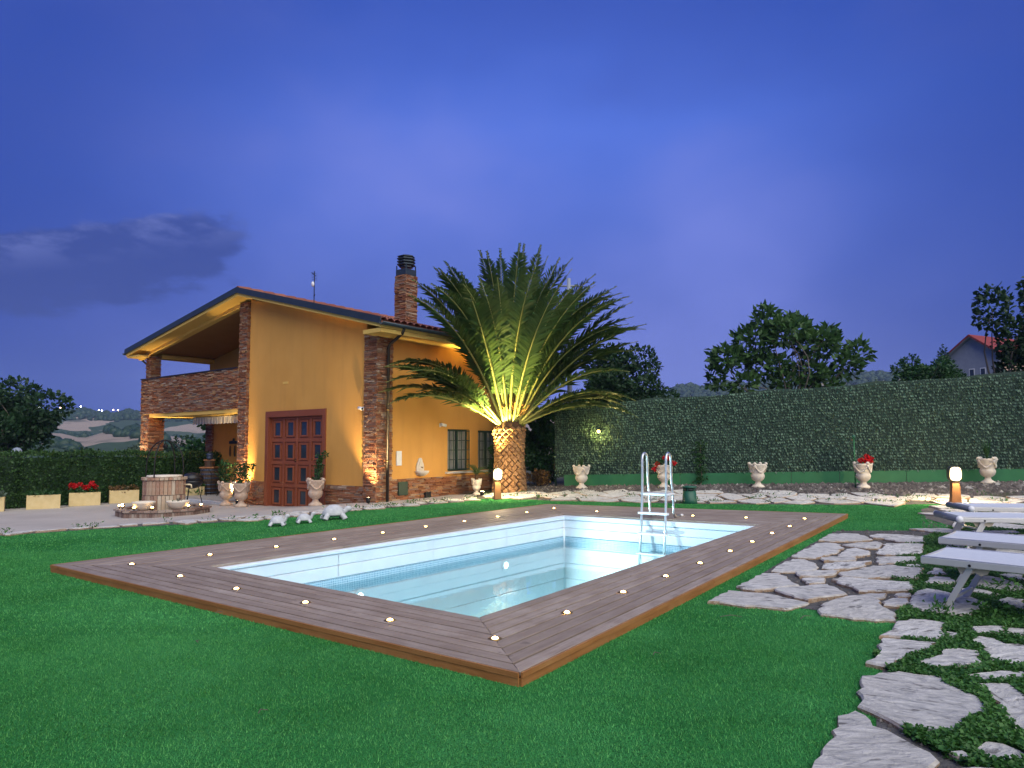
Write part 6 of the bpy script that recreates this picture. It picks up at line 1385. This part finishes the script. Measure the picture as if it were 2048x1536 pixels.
def hill_z(az, r_):
    e1, e2 = np.tan(np.radians(mid_el(az))), np.tan(np.radians(ridge_el(az))); right = sst(R(4), R(18), az)
    z0 = 1.4-4.8*(1-right)*sst(60, 150, r_)+right*np.clip(r_-70, 0, None)*.065+right*3.0
    zl = np.interp(r_, [74, 200, 300, 450, 520, 640, 920, 1400], [0, 0, .25, 1, .97, .8, 0, 0]); zr = sst(560, 920, r_)
    base = z0*(1-sst(200, 450, r_))+sst(200, 450, r_)*(-1)
    return np.where(r_ < 930, base*(1-zr)+zl*450*e1*(r_ < 900)*(1-zr)+zr*(1.4+920*e2), 1.4+920*e2-(r_-920)*.05)-right*0
gr = np.array([[(r_*math.sin(a), r_*math.cos(a), float(hill_z(a, r_))) for r_ in RS] for a in AZS]); m_, k_ = gr.shape[:2]
# join the near sheet: first ring sits at ground height
gr[:, 0, 2] = G(gr[:, 0, 0], gr[:, 0, 1])-.6
F = [(i*k_+j, i*k_+j+1, (i+1)*k_+j+1, (i+1)*k_+j) for i in range(m_-1) for j in range(k_-1)]
hm = np_mesh('hills', gr.reshape(-1, 3), np.array(F), 'fields', True); tag(addobj('hills', hm), kind='structure')
# woods: rounded far tree crowns on ridge and slopes
P = []
n_ = 10000; az_ = rng.uniform(R(-60), R(60), n_); rr = np.where(rng.uniform(0, 1, n_) < .72, rng.uniform(780, 935, n_), rng.uniform(300, 620, n_)); keep = (rr > 700) | (np.sin(az_*57*.9+rr*.021) > .35); az_, rr = az_[keep], rr[keep]
zz = hill_z(az_, rr); sz = np.where(rr > 700, rng.uniform(1.6, 4.2, len(rr)), rng.uniform(2.0, 4.0, len(rr)))
ico = MB().ell((0, 0, 0), (1, 1, .85), 6, 4); iv = np.array(ico.v); V = iv[None]*sz[:, None, None]*rng.uniform(.7, 1.3, (len(rr), 1, 3)); V = V*(1+rng.normal(0, .08, V.shape)); V += np.stack([rr*np.sin(az_), rr*np.cos(az_), zz+sz*.3], 1)[:, None, :]
F = (np.array(ico.f)[None]+np.arange(len(rr))[:, None, None]*len(iv)).reshape(-1, 4); tag(addobj('far_woods', np_mesh('far_woods', V.reshape(-1, 3), F, 'leaf_far')), 'dark woods along the distant ridge and slopes', 'woods', kind='stuff')
TL = [(-28.0, 'w'), (-30.2, 'o'), (-29.9, 'o'), (-30.9, 'w'), (-31.1, 'w'), (-32.2, 'w'), (-33.4, 'o'), (-34.6, 'w'), (-35.6, 'w'), (-36.4, 'w'), (-25.6, 'w'), (-22.9, 'w')]
for k, (d, c) in enumerate(sorted(TL)):
    a = R(d); r_ = 915; x, y, z = r_*math.sin(a), r_*math.cos(a), float(hill_z(np.array(a), np.array(float(r_))))+rng.uniform(4.5, 6.5)
    o = thing('town_light', '%s street light from the left on the distant ridge' % nth(k), 'street light', (x, y, z-6), 0, 'lights of the town on the ridge')
    MB().tube([(0, 0, -4), (0, 0, 5.6)], .15, 5).build('post', 'iron', o); MB().ell((0, 0, 6), (.75, .75, .65), 8, 6).build('luminaire', 'town_warm' if c == 'o' else 'town_white', o, True)

# ================================================================== HAZE over the valley
hz = MB().box(-1330, 1330, -40, 1450, -14, 150).build('haze', None); hz['kind'] = 'stuff'; hz['label'] = 'thin blue evening haze over the valley'; hz['category'] = 'haze'
hmz = bpy.data.materials.new('haze_air'); hmz.use_nodes = True; hmz.node_tree.nodes.clear(); pv = hmz.node_tree.nodes.new('ShaderNodeVolumePrincipled'); ho = hmz.node_tree.nodes.new('ShaderNodeOutputMaterial'); hmz.node_tree.links.new(pv.outputs[0], ho.inputs['Volume'])
pv.inputs['Color'].default_value = (.52, .68, 1, 1); pv.inputs['Density'].default_value = .00028; hz.data.materials.append(hmz)
